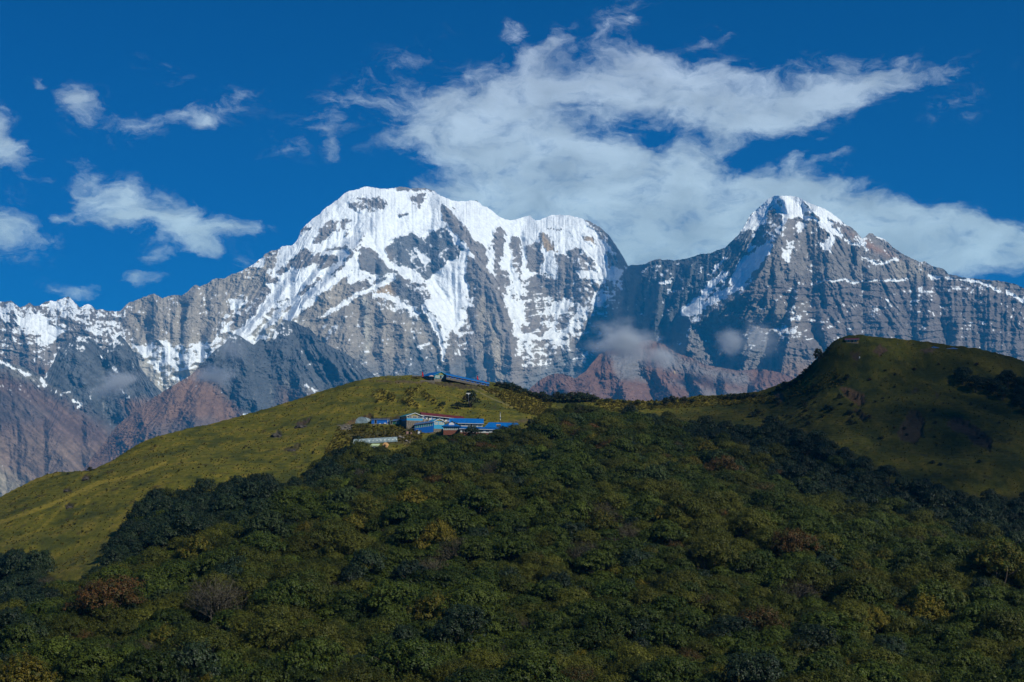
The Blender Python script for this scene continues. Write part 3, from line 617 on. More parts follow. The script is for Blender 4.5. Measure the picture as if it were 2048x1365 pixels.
# crest of the hill: beyond it the ground drops into the valley
CREST = [(-1100,560),(-300,560),(-100,590),(0,605),(110,625),(190,640),(290,665),(400,685),(600,720),(760,744),(900,754),(1000,750),(1100,738),(1200,740),(1400,744),(1560,728),(1640,714),(1740,712),(1950,714),(2200,708),(3200,700)]
_cu = np.array([pix_ray(c[0], 800)[0] for c in CREST]); _cd = np.array([c[1] for c in CREST], float)
def crest_d(u): return np.interp(u, _cu, _cd)
SCARS = [ # bare earth cuts and rock outcrops on the grass: polygon, colour, how deep they are cut (m)
 ([(590,846),(600,842),(622,836),(618,846),(604,856),(592,853)],(.075,.05,.045),1.6),([(544,868),(555,862),(563,866),(560,875),(546,875)],(.10,.085,.08),1.2),
 ([(565,898),(585,893),(598,884),(602,892),(592,904),(572,904)],(.06,.05,.03),1.2),([(128,1012),(136,1006),(148,1008),(146,1016),(132,1020)],(.05,.04,.035),.9),
 ([(162,955),(172,950),(182,950),(178,960),(164,962)],(.07,.04,.035),.6),([(126,980),(140,974),(142,984),(128,986)],(.06,.045,.03),.5),
 ([(688,850),(700,842),(725,832),(742,828),(748,840),(730,838),(700,850)],(.13,.075,.05),2.0),([(745,838),(800,832),(840,836),(800,842)],(.07,.05,.035),1.0),
 ([(678,850),(702,850),(704,862),(682,862)],(.22,.19,.17),.3),([(735,762),(790,766),(840,768),(848,764),(800,762)],(.14,.10,.06),.6),([(850,762),(930,768),(970,778),(930,778),(870,770)],(.08,.06,.045),.8),
 ([(1678,776),(1690,775),(1712,781),(1728,790),(1730,806),(1718,812),(1700,800),(1686,788)],(.17,.10,.06),1.6),
 ([(1820,820),(1835,822),(1850,840),(1845,870),(1830,888),(1800,880),(1794,866),(1808,840)],(.06,.045,.035),1.4),([(1892,846),(1912,832),(1935,842),(1960,858),(1985,880),(1980,900),(1950,890),(1930,868),(1905,862)],(.055,.04,.035),1.4),
 ([(1760,690),(1775,700),(1760,712),(1745,704)],(.10,.06,.05),.8),([(1840,698),(1870,700),(1860,706),(1842,704)],(.12,.08,.06),.6),([(1700,706),(1720,705),(1715,722),(1705,718)],(.10,.065,.05),.5),
 ([(1545,788),(1562,784),(1572,800),(1560,806)],(.13,.09,.07),1.0),([(1705,816),(1722,820),(1738,838),(1725,842)],(.06,.045,.04),1.5),([(1822,778),(1834,776),(1838,784),(1826,786)],(.05,.045,.03),.8),([(1868,784),(1880,790),(1876,796)],(.06,.05,.03),.6),
 ([(1000,845),(1040,840),(1080,838),(1060,846)],(.12,.09,.055),.5),([(860,866),(900,868),(960,868),(940,872),(870,872)],(.13,.10,.07),.3)]
HUMPS = [[(745,792),(760,780),(775,782),(772,800),(755,806)],[(776,786),(792,792),(788,806),(774,804)],[(812,780),(822,778),(830,792),(822,796)],[(826,778),(836,778),(838,788)],[(838,786),(850,782),(862,796),(880,812),(866,810),(850,798)],[(800,800),(820,796),(842,812),(838,820),(815,814)],[(878,816),(888,814),(888,824),(878,824)],[(800,824),(820,818),(822,824)]]
FOREST = [(-900,1180),(-100,1120),(30,1108),(70,1118),(100,1148),(150,1175),(190,1150),(215,1110),(245,1060),(275,1030),(300,1005),(350,985),(430,982),(480,965),(560,965),(620,948),(640,915),(690,898),(735,906),(790,908),(830,893),(860,878),(885,864),(905,860),(950,867),(1030,860),(1070,850),(1088,832),(1100,816),
          (1150,812),(1190,815),(1215,824),(1300,834),(1340,828),(1400,850),(1460,856),(1520,850),(1600,858),(1640,870),(1700,905),(1760,935),(1800,975),(1850,965),(1920,985),(2000,990),(2048,985),(2200,1020),(2600,1060),(2600,2200),(-900,2200)]
GROVE = [(1915,742),(1940,748),(1975,760),(2010,768),(2060,772),(2200,800),(2200,860),(2060,830),(2020,812),(1985,800),(1950,785),(1925,770)]
def hill_height(x, y, detail=True):
    u = x / np.maximum(y, 1e-3)
    cd = crest_d(u)
    uc = np.clip(u, -.62, .62)
    yy = np.minimum(y, cd + 4)
    z = tps(u * yy * (uc / np.where(np.abs(u) < 1e-9, 1, u)) * (np.abs(u) > 1e-9), yy)
    over = np.maximum(y - (cd + 4), 0)
    z = z - over * .35 - np.minimum(over, 60) ** 2 * .006
    if detail:
        px, py = to_px(x, y, z)
        fm = sstep(poly_sd(px, py, FOREST), -12, 20)
        g = (1 - fm) * sstep(y, 300, 450)
        z = z + fm * sstep(y, 170, 260) * (2.6 * fbm(x / 26, y / 30, 3, 88) + 1.2 * perlin(x / 11, y / 13, 89))
        rg = sstep(px, 1450, 1650) * g; z = z + rg * (1.5 * fbm(x / 30, y / 22, 4, 92) - 1.1 * np.maximum(ridged(x / 34 + .6 * z / 20, y / 60, 3, 93), 0))
        z = z + g * (.55 * fbm(x / 14, y / 9, 4, 90) + .30 * ridged(x / 5, y / 5, 3, 95)
                     + .50 * (np.abs((z * .8 + 1.4 * fbm(x / 20, y / 20, 3, 97)) % 1 - .5) - .25))
        near_ = (y > 630) & (px > 730) & (px < 900) & (py > 765) & (py < 835)
        if np.any(near_):
            hh_ = np.zeros(int(near_.sum()))
            for q in HUMPS: hh_ = np.maximum(hh_, sstep(poly_sd(px[near_], py[near_], q), -6, 5))
            z[near_] += 1.1 * hh_
        for pts, col, dep in SCARS:
            X0 = min(p[0] for p in pts) - 12; X1 = max(p[0] for p in pts) + 12; Y0 = min(p[1] for p in pts) - 12; Y1 = max(p[1] for p in pts) + 12
            m = (px > X0) & (px < X1) & (py > Y0) & (py < Y1)
            if not np.any(m): continue
            sd = poly_sd(px[m], py[m], pts); z[m] -= dep * sstep(sd + 5 * fbm(px[m] / 7, py[m] / 5, 3, 5), -2, 6)
    return z
def ground(x, y):
    return float(hill_height(np.array([float(x)]), np.array([float(y)]))[0])
def on_ground(px, py, D0=None):
    """the point of the hill seen at a photo pixel (first hit along the ray, walking away from the camera)"""
    a, b = pix_ray(px, py)
    Ds = np.arange(D0 or 180, 775, 1.5)
    z = hill_height(a * Ds, Ds); dif = b * Ds - z
    i = np.argmax(dif < 0)
    if dif.min() >= 0: i = int(np.argmin(dif))
    D = Ds[i]
    if i > 0 and dif[i] < 0:
        f = dif[i - 1] / (dif[i - 1] - dif[i]); D = Ds[i - 1] + f * 1.5
    return Vector((a * D, D, ground(a * D, D)))

def build_hill():
    us = np.concatenate([np.linspace(-1.6, -.48, 90), np.linspace(-.475, .475, 1500), np.linspace(.48, 1.6, 90)])
    ys = np.concatenate([np.linspace(2, 180, 60), np.linspace(183, 540, 170), np.linspace(541, 790, 420), np.linspace(796, 1900, 90)])
    U, Y = np.meshgrid(us, ys); X = U * Y
    Z = hill_height(X, Y)
    Z = np.maximum(Z, -900 + 0 * Z)
    px, py = to_px(X, Y, Z)
    base = np.array((.086, .082, .010)); yel = np.array((.165, .128, .019)); dk = np.array((.030, .040, .009)); brn = np.array((.085, .062, .025))
    n1 = fbm(X / 26, Y / 18, 5, 101); n2 = fbm(X / 5.5, Y / 7.5, 5, 107, .6); n3 = fbm(X / 1.6, Y / 2.2, 4, 111, .7)
    terr = perlin(X / 9 + 2 * n1, (Z * 3.2) + n2 * 1.5, 120)
    K = base + 0 * X[..., None]
    def mix(K, c, m): m = np.clip(m, 0, 1)[..., None]; return K * (1 - m) + c * m
    K = mix(K, yel, sstep(n2 + .5 * n1 + .35 * n3, .02, .42) * .75)
    K = mix(K, dk, sstep(-n1 - .7 * n2, .02, .40) * .75)
    K = mix(K, dk * .9, sstep(terr + .6 * n3, .35, .75) * .45)
    K = mix(K, brn, sstep(n3 + .6 * n2, .42, .60) * .5)
    K = mix(K, brn * .5, sstep(perlin(X / 6, Y / 6, 131) + .5 * n3, .62, .72) * .7)
    # right hand hill: part of its shade is put into the grass colour
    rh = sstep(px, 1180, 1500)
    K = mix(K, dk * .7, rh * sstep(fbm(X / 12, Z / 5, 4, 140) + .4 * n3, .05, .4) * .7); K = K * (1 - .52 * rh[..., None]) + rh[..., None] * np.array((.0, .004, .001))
    for pts, wd, am in [([(0,1045),(100,1010),(200,965),(260,955),(330,925)],5,.8),([(0,990),(60,965),(120,945)],5,.6),([(0,1090),(80,1060),(140,1000)],4,.4)]:
        d, _, _ = line_d(px, py, pts); K = mix(K, yel * 1.2, am * (1 - sstep(d + 4 * n2, wd * .4, wd)))
    # pale footpath crossing the knoll
    d, _, _ = line_d(px, py, [(945,778),(965,788),(985,798),(1005,806),(1025,815)]); K = mix(K, np.array((.20,.165,.09)), .5 * (1 - sstep(d, .6, 1.6)))
    d, _, _ = line_d(px, py, [(960,776),(972,782),(990,786)]); K = mix(K, np.array((.26,.20,.11)), .6 * (1 - sstep(d, .8, 2.5)))
    # dry tussock belt right of the knoll and around the buildings
    for pts, am in [([(960,775),(1100,800),(1085,830),(1040,822),(1000,800)],.75),([(690,855),(700,870),(690,900),(640,920),(660,880)],.5),([(1200,800),(1560,790),(1560,802),(1200,822)],.55),([(1580,770),(1660,740),(1690,760),(1600,785)],.35),([(1900,700),(2048,720),(2048,780),(1960,740)],.35)]:
        K = mix(K, yel * (.9 + .5 * n3[..., None]), am * sstep(poly_sd(px, py, pts) + 10 * n2, -4, 10))
    hm = np.zeros_like(px)
    for q in HUMPS: hm = np.maximum(hm, sstep(poly_sd(px, py, q) + 5 * n2, -3, 5))
    K = mix(K, yel * 1.35 * (1 + .5 * n3[..., None]), .8 * hm)
    K = mix(K, np.array((.062, .050, .026)) * (1 + .7 * n3[..., None]), .8 * sstep(poly_sd(px, py, [(690,866),(830,858),(845,880),(800,890),(700,880)]) + 10 * n2, -4, 6))
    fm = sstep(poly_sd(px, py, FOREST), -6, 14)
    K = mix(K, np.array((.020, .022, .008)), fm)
    for pts, col, dep in SCARS:
        sd = poly_sd(px, py, pts) + 6 * fbm(px / 7, py / 5, 4, 6) + 2.5 * n3
        K = mix(K, np.array(col) * .55 * (1 + .8 * n3[..., None] + .3 * n2[..., None]), sstep(sd, -2.5, 2.5) * .85)
    K = np.clip(K, .004, .9)
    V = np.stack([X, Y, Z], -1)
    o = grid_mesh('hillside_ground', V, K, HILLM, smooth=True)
    tag(o, kind='structure')
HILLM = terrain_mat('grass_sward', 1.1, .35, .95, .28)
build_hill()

# ---- valley floor, one sheet out to the horizon
def build_valley():
    xs = np.linspace(-40000, 40000, 120); ys = np.linspace(-20000, 45000, 120)
    X, Y = np.meshgrid(xs, ys)
    Z = -905 + 60 * fbm(X / 2500, Y / 2500, 4, 150)
    K = np.array((.05, .055, .03)) * (1 + .3 * fbm(X / 900, Y / 900, 4, 160)[..., None])
    tag(grid_mesh('valley_ground', np.stack([X, Y, Z], -1), K, HILLM, smooth=True), kind='structure')
build_valley()

# ------------------------------------------------------------------ leaves
def leaf_mat(name, cols, vary=.3, trans=.25, gloss=.2, hue=.02):
    """cols: two leaf colours mixed from clump to clump; every tree of the kind is a little different"""
    m, N, L, b = new_mat(name)
    at = N.new('ShaderNodeAttribute'); at.attribute_name = 'Col'
    oi = N.new('ShaderNodeObjectInfo')
    sp = N.new('ShaderNodeSeparateColor'); L.new(at.outputs['Color'], sp.inputs[0])
    mx = N.new('ShaderNodeMix'); mx.data_type = 'RGBA'; mx.inputs[6].default_value = (*cols[0], 1); mx.inputs[7].default_value = (*cols[1], 1)
    ad = N.new('ShaderNodeMath'); ad.operation = 'MULTIPLY_ADD'; L.new(oi.outputs['Random'], ad.inputs[0]); ad.inputs[1].default_value = .6
    sb = N.new('ShaderNodeMath'); sb.operation = 'SUBTRACT'; L.new(sp.outputs[0], sb.inputs[0]); sb.inputs[1].default_value = .30
    L.new(sb.outputs[0], ad.inputs[2]); ad.use_clamp = True
    L.new(ad.outputs[0], mx.inputs[0])
    rr = N.new('ShaderNodeMath'); rr.operation = 'FRACT'; r2 = N.new('ShaderNodeMath'); r2.operation = 'MULTIPLY'; L.new(oi.outputs['Random'], r2.inputs[0]); r2.inputs[1].default_value = 7.31; L.new(r2.outputs[0], rr.inputs[0])
    mr = N.new('ShaderNodeMapRange'); mr.inputs[3].default_value = 1 - vary; mr.inputs[4].default_value = 1 + vary; L.new(rr.outputs[0], mr.inputs[0])
    mg = N.new('ShaderNodeMath'); mg.operation = 'MULTIPLY'; L.new(mr.outputs[0], mg.inputs[0])
    m3 = N.new('ShaderNodeMapRange'); m3.inputs[3].default_value = .55; m3.inputs[4].default_value = 1.5; L.new(sp.outputs[1], m3.inputs[0]); L.new(m3.outputs[0], mg.inputs[1])
    sc = N.new('ShaderNodeVectorMath'); sc.operation = 'SCALE'; L.new(mx.outputs[2], sc.inputs[0]); L.new(mg.outputs[0], sc.inputs['Scale'])
    L.new(sc.outputs[0], b.inputs['Base Color']); b.inputs['Roughness'].default_value = .55; b.inputs['Specular IOR Level'].default_value = gloss
    tr = N.new('ShaderNodeBsdfTranslucent'); L.new(sc.outputs[0], tr.inputs[0])
    ms = N.new('ShaderNodeMixShader'); ms.inputs[0].default_value = trans
    L.new(b.outputs[0], ms.inputs[1]); L.new(tr.outputs[0], ms.inputs[2]); L.new(ms.outputs[0], N['Material Output'].inputs[0])
    return m
BARK = simple('bark', (.055, .042, .032), .9, var=.3, scale=6)
GREYBARK = simple('pale_bark', (.085, .074, .055), .9, var=.25, scale=6)

def quads_mesh(name, Cn, A, B, cols, mat, tri=False):
    """leaf faces: centres Cn, half axes A and B (n x 3), colours (n x 3)"""
    n = len(Cn)
    V = np.stack([Cn - A, Cn - B * .8, Cn + A, Cn + B * .8], 1).reshape(-1, 3)
    me = bpy.data.meshes.new(name)
    me.vertices.add(n * 4); me.vertices.foreach_set('co', V.reshape(-1).astype(np.float32))
    me.loops.add(n * 4); me.loops.foreach_set('vertex_index', np.arange(n * 4, dtype=np.int32))
    me.polygons.add(n); me.polygons.foreach_set('loop_start', np.arange(0, n * 4, 4, dtype=np.int32))
    at = me.color_attributes.new('Col', 'FLOAT_COLOR', 'POINT')
    c4 = np.concatenate([np.repeat(cols, 4, 0), np.ones((n * 4, 1))], 1)
    at.data.foreach_set('color', c4.reshape(-1).astype(np.float32))
    me.update(calc_edges=True); me.materials.append(mat)
    return me
def crown_mesh(name, seed, radius, height, base, mat, n_lobes=12, leaf=.30, per_lobe=420, flat=.65, droop=0.0, spread=1.0, airy=0.0):
    """a crown: uneven lobes, each a shell of leaf clumps that face outward, with gaps between them"""
    r = np.random.default_rng(seed)
    cs, As, Bs, Ks = [], [], [], []
    for i in range(n_lobes):
        if i == 0: c = np.array((0, 0, base + height * .62)); R = radius * .50
        else:
            th = i * 2.39996 + r.random() * .7; q = math.sqrt((i + .3) / n_lobes)
            rad = radius * q * .78 * spread
            zz = base + height * (.18 + .62 * (1 - q ** 1.7) + .16 * (r.random() - .5))
            c = np.array((math.cos(th) * rad, math.sin(th) * rad, zz)); R = radius * (.24 + .20 * r.random())
        leafs = leaf * .62; n = int(per_lobe * 2.2 * (R / (radius * .34)) ** 2)
        # clumps on the lobe, then leaves on each clump
        nc = max(8, n // 14)
        g = r.normal(size=(nc, 3)); g[:, 2] = np.abs(g[:, 2]) * .9 + g[:, 2] * .25; g /= np.linalg.norm(g, axis=1, keepdims=True)
        bump = 1 + .26 * np.sin(g[:, 0] * 5 + seed + i) * np.cos(g[:, 1] * 4.3 + i * 2) + r.normal(size=nc) * .09
        cc = c + g * np.array((R, R, R * flat)) * bump[:, None]
        tone = np.clip(r.normal(.5, .22, nc) + .0, 0, 1); tone2 = np.clip(r.normal(.5, .17, nc), 0, 1)
        k = 14
        u = r.normal(size=(nc, k, 3)); u /= np.linalg.norm(u, axis=2, keepdims=True)
        rad = R * .15 * (1 + airy) * (r.random((nc, k, 1)) ** .4)
        pos = cc[:, None] + u * rad; pos[..., 2] -= droop * r.random((nc, k)) * R
        nrm = g[:, None] * .9 + u * .7 + np.array((0, 0, .55)); nrm += r.normal(size=nrm.shape) * .30
        nrm /= np.linalg.norm(nrm, axis=2, keepdims=True)
        t = np.cross(nrm, r.normal(size=nrm.shape)); t /= np.linalg.norm(t, axis=2, keepdims=True) + 1e-9
        bt = np.cross(nrm, t); s = leafs * (.6 + .8 * r.random((nc, k, 1)))
        cs.append(pos.reshape(-1, 3)); As.append((t * s * .62).reshape(-1, 3)); Bs.append((bt * s * .42).reshape(-1, 3))
        kk = np.stack([np.clip(tone[:, None] + r.normal(0, .20, (nc, k)), 0, 1), np.clip(tone2[:, None] + r.normal(0, .12, (nc, k)), 0, 1), 0 * tone[:, None] + r.random((nc, k))], -1)
        Ks.append(kk.reshape(-1, 3))
    return quads_mesh(name, np.concatenate(cs), np.concatenate(As), np.concatenate(Bs), np.concatenate(Ks), mat)
def tube(bm, pts, radii, seg=6):
    rings = []
    for i, p in enumerate(pts):
        p = Vector(p); a = Vector(pts[max(i - 1, 0)]); b = Vector(pts[min(i + 1, len(pts) - 1)])
        d = (b - a).normalized(); s = d.cross(Vector((.31, .87, .11))).normalized(); t = d.cross(s)
        rings.append([bm.verts.new(p + (s * math.cos(k / seg * 2 * math.pi) + t * math.sin(k / seg * 2 * math.pi)) * radii[i]) for k in range(seg)])
    for i in range(len(rings) - 1):
        for k in range(seg):
            bm.faces.new((rings[i][k], rings[i][(k + 1) % seg], rings[i + 1][(k + 1) % seg], rings[i + 1][k]))
    bm.faces.new(rings[0][::-1]); bm.faces.new(rings[-1])
def bm_mesh(bm, name, mat, smooth=False):
    me = bpy.data.meshes.new(name); bmesh.ops.recalc_face_normals(bm, faces=bm.faces[:]); bm.to_mesh(me); bm.free()
    if mat: me.materials.append(mat)
    if smooth:
        for p in me.polygons: p.use_smooth = True
    return me
def trunk_mesh(name, seed, radius, height, mat, stems=3, twigs=0):
    r = random.Random(seed); bm = bmesh.new()
    for s in range(stems):
        th = s * 2.1 + r.random(); lean = radius * .45 * (.4 + r.random() * .6)
        p = Vector((math.cos(th) * .12, math.sin(th) * .12, -1.2)); pts = [p.copy()]; rad = [.16]
        for i in range(1, 5):
            f = i / 4
            pts.append(Vector((math.cos(th) * lean * f ** 1.3 + r.uniform(-.12, .12), math.sin(th) * lean * f ** 1.3 + r.uniform(-.12, .12), -1.2 + (height * .72 + 1.2) * f))); rad.append(.16 * (1 - .75 * f))
        tube(bm, pts, rad, 6)
        for j in range(3):
            b0 = pts[2 + (j % 2)]; a = th + r.uniform(-1.4, 1.4); l = radius * r.uniform(.35, .6)
            tube(bm, [b0, b0 + Vector((math.cos(a) * l * .5, math.sin(a) * l * .5, l * .35)), b0 + Vector((math.cos(a) * l, math.sin(a) * l, l * .6))], [.06, .04, .02], 5)
    for j in range(twigs):
        a = r.random() * 6.283; e = r.uniform(.25, 1.4); l = r.uniform(.35, 1.0)
        b0 = Vector((math.cos(a) * radius * .25, math.sin(a) * radius * .25, height * r.uniform(.3, .55)))
        d = Vector((math.cos(a) * math.cos(e) * radius * l, math.sin(a) * math.cos(e) * radius * l, math.sin(e) * height * .55 * l))
        pts = [b0, b0 + d * .5 + Vector((r.uniform(-.2, .2), r.uniform(-.2, .2), r.uniform(0, .2))), b0 + d]
        tube(bm, pts, [.035, .025, .012], 3)
        for q in range(3):
            f = r.uniform(.4, .9); c = b0 + d * f; dd = Vector((r.uniform(-1, 1), r.uniform(-1, 1), r.uniform(.1, 1))).normalized() * radius * .28
            tube(bm, [c, c + dd], [.018, .008], 3)
    return bm_mesh(bm, name, mat)
LEAF = {
 'rhododendron': leaf_mat('leaves_mid_green', ((.019, .037, .005), (.068, .086, .009)), .28, gloss=.22),
 'olive': leaf_mat('leaves_olive', ((.036, .049, .007), (.098, .096, .011)), .25, gloss=.2),
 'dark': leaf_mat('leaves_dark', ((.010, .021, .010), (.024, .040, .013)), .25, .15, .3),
 'blue': leaf_mat('leaves_grey_green', ((.028, .046, .014), (.056, .078, .024)), .25, gloss=.22),
 'yellow': leaf_mat('leaves_yellowing', ((.040, .062, .008), (.17, .125, .012)), .25),
 'red': leaf_mat('leaves_rust', ((.030, .045, .010), (.105, .045, .012)), .2),
 'bright': leaf_mat('leaves_bright', ((.090, .130, .016), (.15, .17, .022)), .12),
 'bare': leaf_mat('leaves_sparse', ((.050, .042, .022), (.075, .058, .028)), .2),
 'maroon': leaf_mat('leaves_maroon', ((.045, .030, .016), (.075, .030, .020)), .2),
}
SPEC = { # crown variants: (radius, height, base, lobes, leaf, per lobe, flat, droop, spread, airy)
 'rhododendron': [(4.4,4.6,1.8,13,.34,460,.62,0,1,0),(3.8,4.8,1.6,11,.34,460,.7,0,1,0),(5.0,4.4,2.0,16,.34,420,.55,0,1,0)],
 'olive': [(4.2,5.0,1.6,12,.26,560,.75,0,1,.1),(4.8,4.6,1.8,14,.26,520,.66,0,1,.1)],
 'dark': [(3.6,5.2,1.2,11,.30,460,.85,0,1,.05),(4.2,5.6,1.2,13,.30,440,.8,.1,1,.05)],
 'blue': [(4.2,4.6,1.8,12,.36,430,.66,0,1,0)],
 'yellow': [(3.8,4.8,1.6,11,.30,380,.8,.1,1,.25)],
 'red': [(4.4,4.2,2.0,12,.28,360,.6,0,1,.3)],
 'bright': [(3.6,6.2,1.4,10,.30,520,.9,0,.9,.1)],
 'bare': [(3.8,4.4,1.6,9,.20,150,.8,0,1,.6)],
 'maroon': [(3.4,3.6,1.2,9,.24,320,.8,0,1,.3)],
}
LIB = {}
for sk, vs in SPEC.items():
    LIB[sk] = []
    for i, v in enumerate(vs):
        c = crown_mesh('crown_' + sk, 11 * len(LIB) + i + 3, v[0], v[1], v[2], LEAF[sk], v[3], v[4], v[5], v[6], v[7], v[8], v[9])
        t = trunk_mesh('trunk_' + sk, 5 + i + len(LIB), v[0], v[2] + v[1], GREYBARK if sk == 'bare' else BARK, 3, 90 if sk == 'bare' else 0)
        LIB[sk].append((c, t, v))
WORDS = {'rhododendron': ('mid green rhododendron tree with a broad domed crown', 'rhododendron_tree'), 'olive': ('olive green broadleaf tree with fine leaves', 'broadleaf_tree'), 'dark': ('dark evergreen tree with a dense crown', 'evergreen_tree'),
         'blue': ('grey green rhododendron tree with large glossy leaves', 'rhododendron_tree'), 'yellow': ('yellowing tree with loose golden leaves', 'autumn_tree'), 'red': ('rust red autumn tree', 'autumn_tree'), 'bright': ('bright yellow green tree', 'broadleaf_tree'),
         'bare': ('grey half bare tree with thin twigs', 'bare_tree'), 'maroon': ('dull maroon bush like tree', 'autumn_tree')}
def place_tree(sk, var, x, y, z, s, rot, label, group, cat='tree', name=None, hs=1.0):
    c, t, v = LIB[sk][var % len(LIB[sk])]
    root = bpy.data.objects.new(name or WORDS[sk][1], None); C.objects.link(root)
    root.location = (x, y, z); root.rotation_euler = (0, 0, rot); root.scale = (s, s, s * hs); root.empty_display_size = .5
    tag(root, label, cat, group)
    a = bpy.data.objects.new('crown', c); C.objects.link(a); a.parent = root
    b = bpy.data.objects.new('trunk', t); C.objects.link(b); b.parent = root
    return root

# ------------------------------------------------------------------ where the trees stand
rt = np.random.default_rng(23)
pts = []
sp_ = 5.1
for yy in np.arange(170, 800, sp_):
    hw = yy * .47 + 14
    for xx in np.arange(-hw, hw, sp_):
        pts.append((xx + rt.uniform(-2.1, 2.1), yy + rt.uniform(-2.1, 2.1)))
pts = np.array(pts); zz = hill_height(pts[:, 0], pts[:, 1])
tpx, tpy = to_px(pts[:, 0], pts[:, 1], zz)
keep = (poly_sd(tpx, tpy - 4.6 * F / pts[:, 1], FOREST) > 0) & (pts[:, 1] < crest_d(pts[:, 0] / pts[:, 1]) - 3)
grove = poly_sd(tpx, tpy, GROVE) > 0
keep |= grove
pts = pts[keep]; zz = zz[keep]; tpx = tpx[keep]; tpy = tpy[keep]; grove = grove[keep]
zone = fbm(pts[:, 0] / 38, pts[:, 1] / 38, 3, 200); zone2 = fbm(pts[:, 0] / 30, pts[:, 1] / 30, 3, 210)
NSP = ['rhododendron', 'olive', 'dark', 'blue', 'yellow', 'red', 'bare', 'maroon']
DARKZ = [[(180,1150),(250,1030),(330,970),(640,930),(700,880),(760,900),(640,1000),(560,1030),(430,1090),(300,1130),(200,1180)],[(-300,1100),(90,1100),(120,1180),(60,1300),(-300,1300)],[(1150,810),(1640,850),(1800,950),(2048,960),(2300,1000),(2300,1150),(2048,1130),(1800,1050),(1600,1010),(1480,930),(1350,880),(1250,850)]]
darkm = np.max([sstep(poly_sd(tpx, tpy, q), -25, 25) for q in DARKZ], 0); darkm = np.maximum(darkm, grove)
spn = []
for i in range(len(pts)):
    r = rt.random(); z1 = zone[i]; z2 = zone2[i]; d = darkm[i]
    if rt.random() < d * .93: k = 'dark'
    elif r < .018 * (1 + 3 * (z2 > .25)): k = 'yellow'
    elif r < .030 * (1 + 2.5 * (z1 > .2)): k = 'red' if z1 > 0 else 'yellow'
    elif r < .050 + .08 * (z2 < -.35): k = 'bare'
    elif r < .062 and z1 > .1: k = 'maroon'
    elif z1 + rt.normal() * .14 > .10: k = 'olive'
    elif z2 + rt.normal() * .14 > .42: k = 'blue'
    elif rt.random() < .10: k = 'dark'
    else: k = 'rhododendron'
    spn.append(k)
scl = rt.uniform(.74, 1.15, len(pts)) * np.where(rt.random(len(pts)) < .17, 1.45, 1.0)
scl = np.where(tpy < 900, scl * .9, scl)
hsc = rt.uniform(.85, 1.2, len(pts)); rot = rt.uniform(0, 6.283, len(pts)); var = rt.integers(0, 3, len(pts))
# trees the photograph singles out
SPECIAL = [ # crown centre in the photo, kind, size in photo pixels, label
 (215,1228,'red',150,'wide rust red autumn tree at the lower left of the forest'),
 (430,1228,'bare',130,'grey leafless tree right of the wide rust red tree'),
 (1080,926,'bright',44,'bright yellow green tree standing out below the blue roofed lodges'),
 (740,1035,'yellow',70,'golden brown tree above the left half of the forest'),
 (640,1060,'yellow',40,'small golden tree beside the dark wood on the left'),
 (690,995,'bright',46,'lime green tree at the edge of the dark wood'),
 (445,1065,'yellow',38,'slim yellow tree in front of the dark wood on the left'),
 (1590,1112,'red',110,'broad rust tinged tree on the right shoulder of the forest'),
 (870,1260,'yellow',120,'large tree with golden yellow leaves near the bottom centre'),
 (810,1215,'yellow',70,'tall yellow flecked tree above the large golden one'),
 (1115,990,'maroon',46,'dark maroon bush like tree in the middle of the forest'),
 (880,985,'red',70,'orange tinged tree in the upper middle of the forest'),
 (985,1015,'red',40,'small orange tree right of centre in the forest'),
 (1525,938,'olive',60,'lone olive tree lit in front of the dark slope'),
 (330,1300,'yellow',80,'yellow leaved tree at the bottom left edge'),
 (1200,1050,'bare',80,'grey twiggy tree in the middle right of the forest'),
 (910,1120,'bare',80,'grey leafless tree in the centre of the forest'),
 (1370,1345,'red',70,'red leaved shrubby tree at the bottom edge'),
 (2000,1150,'yellow',120,'rounded ochre tree on the far right rim'),
 (1215,905,'red',50,'brownish red tree below the ridge saddle'),
 (1330,938,'red',34,'small orange and maroon tree on the right slope'),
 (905,895,'maroon',36,'dull red bush like tree just below the lodges'),
 (1640,1150,'red',60,'dull orange tree lower on the right shoulder'),
 (960,1000,'dark',44,'dark blue green conifer like tree in the upper middle'),
 (820,1180,'dark',90,'tall dark fir like tree left of centre'),
]
spec_roots = []
mask_remove = np.zeros(len(pts), bool)
for (px, py, sk, size, lab) in SPECIAL:
    g = on_ground(px, py + size * .30)
    v = LIB[sk][0][2]; s = size / F * g.y / (2 * v[0]) * 1.05
    d = np.hypot(pts[:, 0] - g.x, (pts[:, 1] - g.y))
    mask_remove |= d < 2.3 * s + .5
    front = (np.abs(tpx - px) < size * .42) & (pts[:, 1] < g.y) & (pts[:, 1] > g.y - 13)
    mask_remove |= front & (pts[:, 1] > g.y - 9) & (rt.random(len(pts)) < .45)
    spec_roots.append(place_tree(sk, 0, g.x, g.y, g.z, s, rt.uniform(0, 6), lab, None, hs=1.05))
keep = ~mask_remove
pts = pts[keep]; zz = zz[keep]; tpx = tpx[keep]; tpy = tpy[keep]; scl = scl[keep]; hsc = hsc[keep]; rot = rot[keep]; var = var[keep]; spn = [k for k, q in zip(spn, keep) if q]
